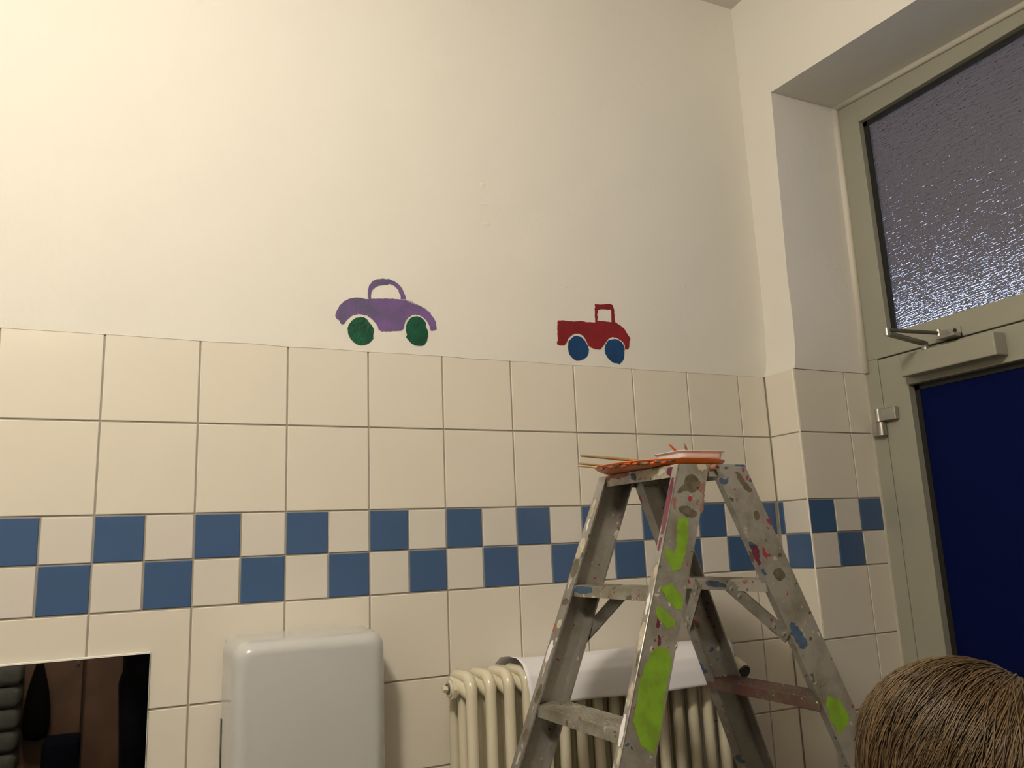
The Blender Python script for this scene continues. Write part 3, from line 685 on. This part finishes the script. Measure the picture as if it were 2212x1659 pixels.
# top step between the four rails
bm = bmesh.new(); slab(bm, (-0.0835, 0.0835), (0.1383, 0.1383), (ZT-.0045, ZT-.0005))
for l0, l1 in ((-0.0865, -0.0835), (0.0835, 0.0860)): slab(bm, (l0, l1), (0.1405, 0.1405), (ZT-.024, ZT))
for w0_ in (-0.138, 0.138):
    q = [P(l, ww, z_) for z_ in (ZT-.024, ZT-.0045) for l, ww in ((-.083, w0_-.0012), (.083, w0_-.0012), (.083, w0_+.0012), (-.083, w0_+.0012))]; hexa(bm, q)
tpz = obj('top_step', bm, 'toplip', lad)
for ww in (-0.128, 0.130):
    bm = bmesh.new(); tube(bm, [P(-.0865, ww, ZT-.013), P(-.0888, ww, ZT-.013)], .0052, 12); obj('rivet', bm, 'steel', tpz)
bm = bmesh.new(); tube(bm, [P(0.0, -0.1385, ZT-.007), P(0.0, -0.1560, ZT-.007)], .0062, 14); hp = obj('hinge_pin', bm, 'salmon', lad, smooth=0.6)
bm = bmesh.new(); tube(bm, [P(0.0, -0.1558, ZT-.007), P(0.0, -0.1566, ZT-.007)], .003, 10); obj('pin_hole', bm, 'black', hp)
# paint on the rails
def web_plane(far=False):
    d = 0.5; sg = 1 if far else -1
    a, b = P(0, sg*wid(0), ZT), P(0, sg*wid(1), ZT-1); u = (b-a).normalized(); n = u.cross(DL).normalized()
    if n.dot(DW*sg) < 0: n = -n
    return a, n
def flange_plane(side, inner=False):
    e = 1 if side == 1 else -1; o_ = BW[side] if inner else 0
    a, b = P(Lf(side, 0)+o_, 0, ZT), P(Lf(side, 1)+o_, 0, ZT-1); u = (b-a).normalized(); n = u.cross(DW).normalized()
    if n.dot(DL*(-e)) < 0: n = -n
    if inner: n = -n
    return a, n
K1 = lambda pts: crop(1200, 900, 3.16, pts); K2 = lambda pts: crop(900, 1134, 3.16, pts); K3 = lambda pts: crop(1512, 1134, 3.16, pts)
wp, wn = web_plane()
def dab(pts, mt, parent, plane=None, name='paint_dab', jit=1.2, sm_=1): painted(name, [pts], *(plane or (wp, wn)), mt, parent, 1.2, jit, 0.0003, 0.0002, sm_, None, 2.2)
dab(K1([(835, 690), (905, 690), (908, 780), (895, 900), (850, 1045), (795, 1050), (755, 970), (745, 900), (790, 910), (812, 940), (825, 880), (828, 780)]), 'lime', N1, name='spray_stroke', sm_=0, jit=1.5)
dab(K1([(715, 1165), (790, 1135), (870, 1230), (862, 1320), (820, 1312), (755, 1240)]), 'lime', N1, name='spray_stroke', sm_=0, jit=1.5)
dab(K1([(678, 1300), (720, 1298), (825, 1400), (812, 1432), (760, 1448), (695, 1370)]), 'lime', N1, name='spray_stroke', sm_=0, jit=1.5)
dab(K2([(1595, 880), (1640, 835), (1720, 845), (1745, 930), (1705, 1120), (1665, 1400), (1620, 1570), (1535, 1510), (1480, 1350), (1520, 1100), (1560, 960)]), 'lime', N1, name='spray_stroke', sm_=0, jit=1.5)
dab(K1([(690, 1370), (712, 1400), (708, 1450), (688, 1440)]), 'maroon', N1); dab(K1([(700, 1490), (722, 1500), (716, 1560), (700, 1570)]), 'maroon', N1)
dab(K1([(865, 470), (905, 385), (960, 400), (1000, 460), (965, 500), (940, 530), (900, 500), (835, 525), (830, 505)]), 'olive', N1)
dab(K1([(955, 450), (985, 470), (1010, 440), (1025, 470), (1000, 510), (960, 500)]), 'salmon', N1)
dab(K1([(835, 620), (900, 605), (960, 640), (965, 680), (920, 695), (860, 660)]), 'olive', N1)
dab(K1([(905, 545), (925, 540), (930, 575), (910, 580)]), 'crimson', N1); dab(K1([(965, 560), (985, 570), (975, 610), (960, 600)]), 'salmon', N1)
dab(K1([(800, 560), (825, 540), (825, 620), (805, 640)]), 'salmon', N1)
dab(K1([(985, 620), (1005, 560), (1010, 500), (1022, 470), (1012, 620), (995, 680)]), 'salmon', N1)
def flange_dab(d0, d1, a0, a1, mt, seed, far=False):    # ragged coat on the narrow front flange of the near rail
    bm = bmesh.new(); n = max(4, int((d1-d0)/0.006)); rows = []
    for i in range(n+1):
        d = d0+(d1-d0)*i/n; e_ = math.sin(math.pi*min(max(i/n, .02), .98))**.35
        j0 = 0.18*noise.noise(Vector((i*.7, seed, 0))); j1 = 0.22*noise.noise(Vector((i*.7, seed, 5)))
        lo_, hi_ = max(0.0, a0+j0), min(1.0, a1+j1); mid = (lo_+hi_)/2; lo_, hi_ = mid+(lo_-mid)*e_, mid+(hi_-mid)*e_
        rows.append([bm.verts.new(P(Lf(1, d)-o_, (wid(d)-0.030*q if far else -wid(d)+0.016*q), ZT-d)) for o_ in (0.0002, 0.0006) for q in (lo_, hi_)])
    for p_, q_ in zip(rows, rows[1:]):
        for k0, k1 in ((0, 1), (1, 3), (3, 2), (2, 0)): bm.faces.new((p_[k0], p_[k1], q_[k1], q_[k0]))
    bm.faces.new([rows[0][k] for k in (0, 1, 3, 2)]); bm.faces.new([rows[-1][k] for k in (0, 2, 3, 1)])
    obj('paint_dab', bm, mt, F1 if far else N1)
for i in range(17): flange_dab(.05+.042*i, .05+.042*i+rb.uniform(.012, .045), rb.uniform(0, .5), rb.uniform(.55, 1), ['cream', 'tub', 'cream', 'olive', 'cream', 'brown'][i % 6], 40+i, True)
flange_dab(0.026, 0.135, .05, .95, 'maroon', 1); flange_dab(0.14, 0.165, .3, .8, 'maroon', 2)
for i in range(9): flange_dab(.19+.05*i, .215+.05*i+.012*(i % 3), .25*(i % 2), .55+.2*(i % 3), ['cream', 'tub', 'cream', 'olive'][i % 4], 10+i)
dab(K1([(1220, 370), (1265, 395), (1300, 450), (1350, 512), (1310, 518), (1255, 440)]), 'brown', N2)
dab(K1([(1360, 645), (1385, 640), (1398, 680), (1375, 710), (1355, 680)]), 'brown', N2)
dab(K1([(1435, 690), (1455, 695), (1480, 745), (1462, 745)]), 'crimson', N2)
dab(K1([(1412, 895), (1428, 890), (1432, 935), (1470, 940), (1468, 955), (1430, 962), (1414, 930)]), 'crimson', N2)
dab(K1([(1272, 350), (1290, 350), (1288, 380), (1275, 378)]), 'crimson', N2); dab(K1([(1305, 405), (1320, 405), (1312, 435), (1300, 435)]), 'crimson', N2)
dab(K1([(1485, 955), (1515, 958), (1525, 980), (1500, 985), (1480, 972)]), 'cream', N2)
dab(K1([(1115, 420), (1165, 430), (1185, 405), (1180, 450), (1150, 470), (1120, 450)]), 'steelblue', N2)
dab(K1([(1140, 345), (1165, 340), (1190, 352), (1165, 360)]), 'steelblue', N2)
dab(K1([(1320, 870), (1375, 870), (1395, 930), (1400, 1020), (1375, 1000), (1345, 930)]), 'maroon', N2)
dab(K1([(1310, 860), (1350, 850), (1370, 900), (1340, 910)]), 'steelblue', N2)
dab(K1([(1405, 1060), (1420, 1030), (1445, 1075), (1430, 1090)]), 'steelblue', N2)
dab(K3([(608, 655), (655, 675), (700, 740), (740, 815), (705, 858), (670, 825), (622, 720)]), 'steelblue', N2)
dab(K3([(880, 1165), (955, 1195), (1020, 1320), (1003, 1372), (950, 1435), (890, 1330), (862, 1215)]), 'lime', N2, name='spray_stroke', sm_=0, jit=1.5)
dab(K3([(500, 300), (560, 290), (590, 350), (540, 390), (505, 350)]), 'olive', N2)
fl2 = (P(Lf(1, ST)+.002, 0, 0), -DL)
dab(K1([(120, 1160), (245, 1158), (245, 1208), (118, 1205)]), 'steelblue', lad, fl2); dab(K1([(108, 1152), (122, 1155), (124, 1206), (110, 1203)]), 'cream', lad, fl2)
fl3 = (P(Lf(2, ST)+BW[2]+.002, 0, 0), -DL)
dab(K1([(1015, 1120), (1090, 1118), (1165, 1145), (1170, 1168), (1030, 1160)]), 'steelblue', lad, fl3); dab(K1([(1045, 1120), (1075, 1120), (1060, 1145)]), 'crimson', lad, fl3)
T5 = lambda pts: crop(1230, 940, 5.267, pts)
fl4 = (P(-.0866, 0, 0), -DL)
dab(T5([(1105, 440), (1130, 355), (1245, 345), (1225, 455), (1140, 470)]), 'maroon', tpz, fl4)
dab(T5([(690, 440), (740, 425), (765, 500), (740, 520), (705, 510)]), 'steelblue', tpz, fl4); dab(T5([(960, 380), (1000, 370), (985, 410)]), 'steelblue', tpz, fl4)
dab(T5([(425, 462), (480, 450), (690, 425), (670, 460), (600, 475), (560, 510), (470, 480), (440, 530), (425, 490)]), 'smear', tpz, fl4)
dab(T5([(750, 430), (900, 400), (1090, 370), (1080, 450), (900, 480), (770, 505)]), 'cream', tpz, fl4)
dab(T5([(800, 465), (815, 465), (812, 510), (798, 512)]), 'crimson', tpz, fl4)

# ------------------------------------------------------------------ tray, tub and brushes on top of the ladder
def Wplane(w): return P(0, w, ZT), DW
TC = P(-0.015, 0.012, ZT+0.0018)
tr = empty('paint_tray', TC, 'orange oval paint tray with dried splotches on the ladder top', 'paint tray')
bm = bmesh.new(); lathe(bm, TC, [(0.106, 0), (0.121, 0.001), (0.134, 0.0065), (0.1395, 0.0122), (0.138, 0.0134), (0.1315, 0.0088), (0.119, 0.0035), (0.100, 0.0028)], 48, 1.0, 1.0); obj('tray', bm, 'orange', tr, smooth=0.8)
for i in range(26):   # dried paint over the left part of the rim
    a = math.radians(172 + i*3.0); rr_ = 0.1345; zc = 0.0068+rb.uniform(-.003, .004)
    c = TC + Vector((math.cos(a)*rr_, math.sin(a)*rr_, zc)); bm = bmesh.new()
    bmesh.ops.create_icosphere(bm, subdivisions=2, radius=1, matrix=Matrix.Translation(c) @ Matrix.Rotation(a, 4, 'Z') @ Matrix.Diagonal((0.0032, rb.uniform(.004, .009), rb.uniform(.002, .0040), 1)))
    obj('paint_blob', bm, rb.choice(['smear', 'smear', 'smear', 'bristle', 'orangep', 'bristle', 'brown', 'salmon']), tr, smooth=True)
bm = bmesh.new(); lathe(bm, TC+Vector((0, 0, .0036)), [(0.108, 0), (0.107, 0.0012), (0.05, 0.0016)], 40); obj('wet_paint', bm, 'smear', tr, smooth=True)

a_ = hit(1437, 981, *Wplane(-0.02)); b_ = hit(1537, 977, *Wplane(-0.02))
TBc = (a_+b_)/2; lipz = TBc.z-0.001; hw = (b_-a_).length/2; zb = TC.z+0.0056
tub = empty('paint_tub', (TBc.x, TBc.y, zb), 'shallow white plastic tub of orange paint on the tray', 'tub')
def rsq(bm, h, r, z_, n=6):
    out = []
    for sx, sy, s in ((1, 1, 0), (-1, 1, 90), (-1, -1, 180), (1, -1, 270)):
        for k in range(n+1):
            an = math.radians(s+90*k/n); out.append(bm.verts.new(Vector((TBc.x, TBc.y, 0))+DL*(sx*(h-r)+r*math.cos(an))+DW*(sy*(h*0.8-r)+r*math.sin(an))+Vector((0, 0, z_))))
    return out
def loft(bm, rings, cap0=True, cap1=True):
    for a, b in zip(rings, rings[1:]):
        n = len(a)
        for k in range(n): bm.faces.new((a[k], a[(k+1) % n], b[(k+1) % n], b[k]))
    if cap0: bm.faces.new(rings[0][::-1])
    if cap1: bm.faces.new(rings[-1])
bm = bmesh.new(); H = lipz-zb
loft(bm, [rsq(bm, hw*.80, .014, zb), rsq(bm, hw*.86, .014, zb+H*.5), rsq(bm, hw*.88, .014, zb+H*.55), rsq(bm, hw*.91, .014, zb+H*.9), rsq(bm, hw, .016, lipz), rsq(bm, hw, .016, lipz+.0012), rsq(bm, hw*.89, .013, lipz+.001), rsq(bm, hw*.80, .012, zb+H*.5)], True, True)
obj('tub_body', bm, 'tub', tub, smooth=0.5)
bm = bmesh.new(); loft(bm, [rsq(bm, hw*.79, .012, zb+H*.52), rsq(bm, hw*.82, .012, zb+H*.62)]); obj('paint_fill', bm, 'orangep', tub)
bm = bmesh.new(); loft(bm, [rsq(bm, hw*.866, .014, zb+H*.48), rsq(bm, hw*.885, .014, zb+H*.53)], False, False); obj('paint_line', bm, 'orangep', tub)

def brush(tail, tip, r, label, hmat, bm_mat='bristle', grp='paintbrushes on the ladder top'):
    tail, tip = Vector(tail), Vector(tip); d = (tip-tail); L = d.length; d.normalize()
    r0 = empty('paintbrush', tail, label, 'paintbrush', grp)
    bm = bmesh.new(); tube(bm, [tail, tail+d*.004, tail+d*L*.45, tail+d*L*.70], [r*.6, r*.8, r, r*.8], 10); obj('handle', bm, hmat, r0, smooth=0.7)
    bm = bmesh.new(); tube(bm, [tail+d*L*.69, tail+d*L*.82], [r*.95, r*1.15], 10); obj('ferrule', bm, 'ferrule', r0, smooth=0.7)
    bm = bmesh.new(); tube(bm, [tail+d*L*.81, tail+d*L*.90, tip], [r*1.1, r*1.4, r*.3], 10); obj('bristles', bm, bm_mat, r0, smooth=0.7)
def ext(a, b, k): return a+(b-a)*k
p1a, p1b = hit(1254, 984, *Wplane(0.015)), hit(1405, 997.5, *Wplane(-0.01)); brush(p1a, ext(p1a, p1b, 1.30), .0034, 'thick wooden paintbrush leaning highest over the tray\'s left rim', 'brushwood')
p2a, p2b = hit(1249.5, 1001, *Wplane(0.05)), hit(1302, 1006, *Wplane(0.04)); brush(p2a, ext(p2a, p2b, 2.5), .0027, 'brown handled paintbrush just below the highest one, left of the tray', 'brushwood')
p3a, p3b = hit(1248, 1006, *Wplane(0.07)), hit(1290, 1010, *Wplane(0.06)); brush(p3a, ext(p3a, p3b, 3.0), .0026, 'pale wooden paintbrush lowest of the handles left of the tray', mat('pale_wood', (0.62, 0.44, 0.22), 0.5, var=0.15, vscale=30))
p4a, p4b = hit(1446, 960, *Wplane(-0.02)), hit(1463, 977, *Wplane(-0.02)); brush(p4a, ext(p4a, p4b, 1.75), .0025, 'orange smeared paintbrush leaning left in the tub', 'orangep', 'orangep')
p5a, p5b = hit(1478, 958.5, *Wplane(-0.01)), hit(1485, 977, *Wplane(-0.01)); brush(p5a, ext(p5a, p5b, 1.6), .0028, 'brown ringed paintbrush standing right in the tub', 'brushstripe', 'orangep')

# ================================================================== PEOPLE
def capsule(bm, a, b, ra, rb_, n=12):
    a, b = Vector(a), Vector(b); d = b-a; L = d.length
    if L < 1e-6: return
    d /= L; pts, rs = [], []
    for k in range(4): t = math.pi/2*(1-k/4); pts.append(a-d*ra*math.sin(t)); rs.append(max(ra*math.cos(t), ra*.05))
    pts.append(a); rs.append(ra); pts.append(b); rs.append(rb_)
    for k in range(1, 5): t = math.pi/2*k/4; pts.append(b+d*rb_*math.sin(t)); rs.append(max(rb_*math.cos(t), rb_*.05))
    tube(bm, pts, rs, n)
def ell(bm, c, r, rot=None):
    mtx = Matrix.Translation(c) @ (rot.to_4x4() if rot else Matrix.Identity(4)) @ Matrix.Diagonal((*r, 1))
    bmesh.ops.create_uvsphere(bm, u_segments=24, v_segments=16, radius=1, matrix=mtx)
def person(name, head_c, H, yaw, label, top_mat, hairm, arms, hair_len, hr, voxel=0.008, nstr=5200, seed=1, coat=0.97, crown_v=(0.12, -.62, .72)):
    """head_c: centre of the skull in world space; H: standing height; yaw: direction faced (0 = +y)"""
    k = H/1.70; Rz = Matrix.Rotation(yaw, 3, 'Z')
    base = Vector((head_c.x, head_c.y, 0)); hz = head_c.z
    def T(x, y, zz): return base + Rz @ Vector((x*k, y*k, 0)) + Vector((0, 0, zz))
    zsc = hz/1.585                                         # skull centre of a 1.70 m adult
    def J(x, y, zz): return T(x, y-0.015, zz*zsc)
    root = empty(name, base, label, 'person')
    bm = bmesh.new()
    hs = hr                                                # skull scale (radii, metres)
    # trunk
    for a, b, ra, rb_ in (((0, 0, 0.95), (0, 0.0, 1.12), .125, .115), ((0, 0, 1.12), (0, 0, 1.30), .115, .13)):
        for s in (-1, 0, 1): capsule(bm, J(a[0]+s*.055, a[1], a[2]), J(b[0]+s*.065, b[1], b[2]), ra*k*.85, rb_*k*.85)
    capsule(bm, J(-.13, 0, 1.385), J(.13, 0, 1.385), .062*k, .062*k)
    capsule(bm, J(0, 0, 1.36), J(0, 0.012, 1.52), .060*k, .052*k)
    for s in (-1, 1):
        capsule(bm, J(s*.085, 0, .93), J(s*.095, .01, .50), .092*k, .060*k); capsule(bm, J(s*.095, .01, .50), J(s*.10, -.02, .09), .058*k, .040*k)
        capsule(bm, J(s*.10, -.03, .045), J(s*.115, .15, .03), .040*k, .030*k)
        sh, el, wr = arms[s]
        sh = J(s*.175, 0, 1.375); el = J(*el); wr = J(*wr)
        capsule(bm, sh, el, .052*k, .042*k); capsule(bm, el, wr, .041*k, .028*k)
        # hand: palm, four fingers, thumb
        d = (wr-el).normalized(); side = d.cross(Vector((0, 0, 1))); side = side.normalized() if side.length > .1 else (Rz @ Vector((1, 0, 0)))
        nrm = side.cross(d).normalized()
        pc_ = wr+d*.085*k
        for q in (-1.5, -.5, .5, 1.5):
            capsule(bm, wr+d*.02*k+side*q*.012*k, pc_+side*q*.019*k, .015*k, .013*k, 8)
            ln = (.068 if abs(q) < 1 else .056)*k; f0 = pc_+side*q*.020*k; f1 = f0+(d+nrm*-.25).normalized()*ln*.55; f2 = f1+(d-nrm*.9).normalized()*ln*.5
            capsule(bm, f0, f1, .0095*k, .0085*k, 8); capsule(bm, f1, f2, .0085*k, .0072*k, 8)
        t0 = wr+d*.03*k-side*s*.02*k; t1 = t0+(d*.6-side*s*.8).normalized()*.045*k; t2 = t1+(d*.9-side*s*.3-nrm*.2).normalized()*.035*k
        capsule(bm, t0, t1, .0125*k, .0105*k, 8); capsule(bm, t1, t2, .0105*k, .0085*k, 8)
    # head
    def Hd(x, y, zz): return head_c + Rz @ Vector((x*hs, y*hs, zz*hs))
    rot = Rz
    ell(bm, Hd(0, 0, .10), (.80*hs, .98*hs, .92*hs), rot); ell(bm, Hd(0, .28, -.45), (.62*hs, .62*hs, .70*hs), rot)
    ell(bm, Hd(0, .52, -.95), (.26*hs, .24*hs, .2*hs), rot)                                     # chin
    capsule(bm, Hd(0, .90, -.02), Hd(0, 1.06, -.38), .06*hs, .12*hs, 8)                          # nose
    for s in (-1, 1): ell(bm, Hd(s*.83, -.05, -.20), (.08*hs, .18*hs, .28*hs), rot); ell(bm, Hd(s*.09, .98, -.40), (.08*hs,)*3)
    ell(bm, Hd(0, .86, -.63), (.24*hs, .10*hs, .05*hs), rot)
    me = bpy.data.meshes.new('tmp'); bm.to_mesh(me); bm.free(); tmp = bpy.data.objects.new('tmp', me); link(tmp)
    r = tmp.modifiers.new('r', 'REMESH'); r.mode = 'VOXEL'; r.voxel_size = voxel
    s_ = tmp.modifiers.new('s', 'SMOOTH'); s_.factor = .5; s_.iterations = 4
    dg = bpy.context.evaluated_depsgraph_get(); me2 = bpy.data.meshes.new_from_object(tmp.evaluated_get(dg))
    bpy.data.objects.remove(tmp)
    me2.materials.clear()
    for x in ('skin', top_mat, 'trousers', 'shoe'): me2.materials.append(M[x])
    arms_w = [J(*arms[s][2]) for s in (-1, 1)]
    for p in me2.polygons:
        c = p.center; p.use_smooth = True
        mi = 0
        if c.z < .075*zsc: mi = 3
        elif c.z < coat*zsc: mi = 2
        elif c.z < 1.455*zsc: mi = 1
        for w_ in arms_w:
            if (c-w_).length < .03*k*.8 or ((c-w_).length < .20*k and (c-w_).dot((w_-J(0, 0, 1.2)).normalized()) > .0): mi = 0 if c.z < 1.7*zsc else mi
        p.material_index = mi
    me2.transform(Matrix.Translation(-base)); b_o = bpy.data.objects.new('body', me2); link(b_o, root)
    for s in (-1, 1):
        bm = bmesh.new(); ell(bm, Hd(s*.32, .80, -.06), (.13*hs,)*3); e_ = obj('eye', bm, 'eye', root, smooth=True)
        bm = bmesh.new(); ell(bm, Hd(s*.32, .90, -.06), (.065*hs, .045*hs, .065*hs), rot); obj('iris', bm, 'iris', e_, smooth=True)
    bm = bmesh.new(); ell(bm, Hd(0, .93, -.63), (.22*hs, .07*hs, .06*hs), rot); obj('lips', bm, 'lip', root, smooth=True)
    # hair: scalp cap and a few thousand locks combed away from the crown
    rg = random.Random(seed)
    crown = Vector(crown_v).normalized()
    bm = bmesh.new(); ell(bm, Hd(0, -.05, .10), (.86*hs, 1.0*hs, .965*hs), rot)
    for v in bm.verts:
        l = Rz.inverted() @ (v.co-head_c)/hs
        if l.y > .25 and l.z < .55*1 and l.y > .2: v.co = head_c + (v.co-head_c)*.88
        if l.z < -.5: v.co = head_c+(v.co-head_c)*.85
    hb_ = obj('hair', bm, 'hairbase', root, smooth=True)
    verts, faces, tint = [], [], []
    ctr = Vector((0, -.05, .10)); radv = Vector((.86, 1.0, .965))
    u0, v0 = frame_of(crown)
    made = 0
    while made < nstr:
        ang = rg.uniform(0, 2*math.pi); th0 = math.acos(1-rg.random()*1.25)
        dirv = u0*math.cos(ang)+v0*math.sin(ang)
        def on_s(th, lift): 
            q = crown*math.cos(th)+dirv*math.sin(th); q = Vector((q.x*radv.x, q.y*radv.y, q.z*radv.z))
            return ctr+q*(1+lift)
        p0 = on_s(th0, 0)
        if p0.y > .52 and p0.z < .62: continue            # face stays free
        if p0.z < -.45: continue
        made += 1
        lift = .03+.05*noise.noise(Vector((math.cos(ang)*4, math.sin(ang)*4, th0*3+2)))+rg.uniform(.0, .055); tn = min(1, max(0, rg.gauss(.45, .26) + .35*noise.noise(Vector((ang*2.2, th0*1.2, seed)))))
        L = hair_len*rg.uniform(.75, 1.1); seg = 9; pts = []; th = th0; pos = p0; hang = None
        wob = .34*noise.noise(Vector((math.cos(ang)*2.6, math.sin(ang)*2.6, th0*1.7+seed))) + rg.uniform(-.10, .10); wl = rg.uniform(0, 6)
        for i in range(seg):
            t = i/(seg-1)
            if hang is None:
                a2 = ang+wob*t*.8+.07*math.sin(wl+t*4)
                dv2 = u0*math.cos(a2)+v0*math.sin(a2); th_i = th0+L*t
                q = crown*math.cos(th_i)+dv2*math.sin(th_i); q = Vector((q.x*radv.x, q.y*radv.y, q.z*radv.z)); pos = ctr+q*(1+lift*(.3+.7*math.sin(min(1, t*1.5)*math.pi/2)))
                if pos.z < -.25 or (pos.y > .60 and pos.z < .60):
                    hang = (pos.copy(), t)
            else:
                pos = hang[0]+Vector((hang[0].x*.04*(t-hang[1]), (-.02)*(t-hang[1]), -(t-hang[1])*L*.95))
                if hang[0].y > .5: pos = hang[0]
            pts.append(head_c + Rz @ (pos*hs))
        wd = rg.uniform(.00035, .00085)
        bi = len(verts)
        for i, p_ in enumerate(pts):
            d = (pts[min(i+1, seg-1)]-pts[max(i-1, 0)])
            if d.length < 1e-7: d = Vector((0, 0, -1))
            out = (p_-head_c).normalized(); sd = d.normalized().cross(out); sd = sd.normalized() if sd.length > 1e-5 else Vector((1, 0, 0))
            w_ = wd*(1-(i/(seg-1))**3*.85)
            verts += [p_-sd*w_, p_+out*w_*.8, p_+sd*w_]
            tint += [tn*.85+.15*i/seg]*3
        for i in range(seg-1):
            a = bi+i*3; b = a+3
            faces += [(a, b, b+1, a+1), (a+1, b+1, b+2, a+2), (a+2, b+2, b, a)]
    me = bpy.data.meshes.new('hair_strands'); me.from_pydata([v-base for v in verts], [], faces)
    at = me.attributes.new('tint', 'FLOAT', 'POINT'); at.data.foreach_set('value', tint)
    me.materials.append(M[hairm]); me.polygons.foreach_set('use_smooth', [True]*len(me.polygons))
    ho = bpy.data.objects.new('hair_strands', me); link(ho, hb_); ho['kind'] = 'stuff'
    return root
HC = CAM + ray(2094, 1676)*0.72
relaxed = {-1: (None, (-.23, -.02, 1.10), (-.24, .06, .86)), 1: (None, (.23, -.02, 1.10), (.24, .06, .86))}
person('person', HC+Vector((0, 0, -.008)), 1.40, 0.0, 'person with dark blonde hair beside the ladder, seen from behind', 'sweater', 'hair', relaxed, 1.7, 0.0975, nstr=17000, seed=4, crown_v=(.50, -.22, .84))
holding = {-1: (None, (-.25, .10, 1.12), (-.12, .22, 1.30)), 1: (None, (.25, .10, 1.12), (.12, .22, 1.30))}
person('person', Vector((0.245, -2.42, 1.60)), 1.72, 0.15, 'person in long dark coat seen at the right edge of the mirror', 'jacket', 'hair2', holding, 1.2, 0.100, nstr=2000, seed=9, coat=0.42)

# ================================================================== SEEN IN THE MIRROR: the other side of the room
cb = empty('wooden_cupboard', (-0.1, YB+0.02, 0), 'tall brown wooden cupboard reflected in the mirror', 'cupboard')
bm = bmesh.new(); box(bm, (-1.15, YB+.005, 0.0), (0.95, YB+.02, 2.1)); obj('body', bm, 'woodd', cb)
for i in range(6):
    bm = bmesh.new(); xa = -1.15+.35*i; box(bm, (xa+.008, YB+.02, 0.05), (xa+.342, YB+.045, 2.08), .004); dr_ = obj('door', bm, 'wood', cb)
    bm = bmesh.new(); box(bm, (xa+.31, YB+.045, .95), (xa+.325, YB+.06, 1.1)); obj('handle', bm, 'darksteel', dr_)
bg_ = empty('hanging_bag', (-0.315, YB+.11, .60), 'black drooping cloth bag reflected in the mirror, before brown cupboard', 'bag')
bm = bmesh.new(); lathe(bm, (-0.315, YB+.11, .585), [(.02, 0), (.055, .012), (.066, .07), (.064, .16), (.052, .25), (.034, .33), (.018, .39), (.010, .42)], 20, 1, .75); obj('pouch', bm, 'bag', bg_, smooth=True)
bm = bmesh.new(); tube(bm, [(-.315, YB+.11, 1.0), (-.315, YB+.09, 1.12), (-.315, YB+.05, 1.15)], .006, 8); obj('strap', bm, 'bag', bg_)
ORD = ['lowest folded grey towel of the stack in the mirror', 'grey folded towel second from the bottom of the mirrored stack', 'grey folded towel in the middle of the mirrored stack', 'grey folded towel second from the top of the mirrored stack', 'topmost grey folded towel at the mirror\'s left edge']
for i in range(5):
    z_ = .46+.108*i; bm = bmesh.new(); box(bm, (-.70, YB+.06, z_), (-.385, YB+.30, z_+.104), .035, 4)
    tag(obj('folded_towel', bm, 'towel', None, smooth=True, at=(-.54, YB+.18, z_)), ORD[i], 'towel', 'folded towels stacked in the mirror')
st = empty('low_bench', (-.3, YB+.2, 0), 'dark low bench under towels reflected in the mirror', 'bench')
bm = bmesh.new(); box(bm, (-.9, YB+.05, .42), (-.36, YB+.36, .46), .003); obj('seat', bm, 'wood', st)
for xx in (-.87, -.42):
    for yy in (YB+.07, YB+.31): bm = bmesh.new(); box(bm, (xx, yy, 0), (xx+.04, yy+.04, .42)); obj('leg', bm, 'wood', st)
bm = bmesh.new(); box(bm, (-.262, YB+.20, 0.0), (-.094, YB+.44, .62), .02, 3)
tag(obj('fabric_bin', bm, 'navybox', None, smooth=0.6, at=(-.18, YB+.32, 0)), 'dark blue fabric bin in lower middle of the mirror', 'bin')
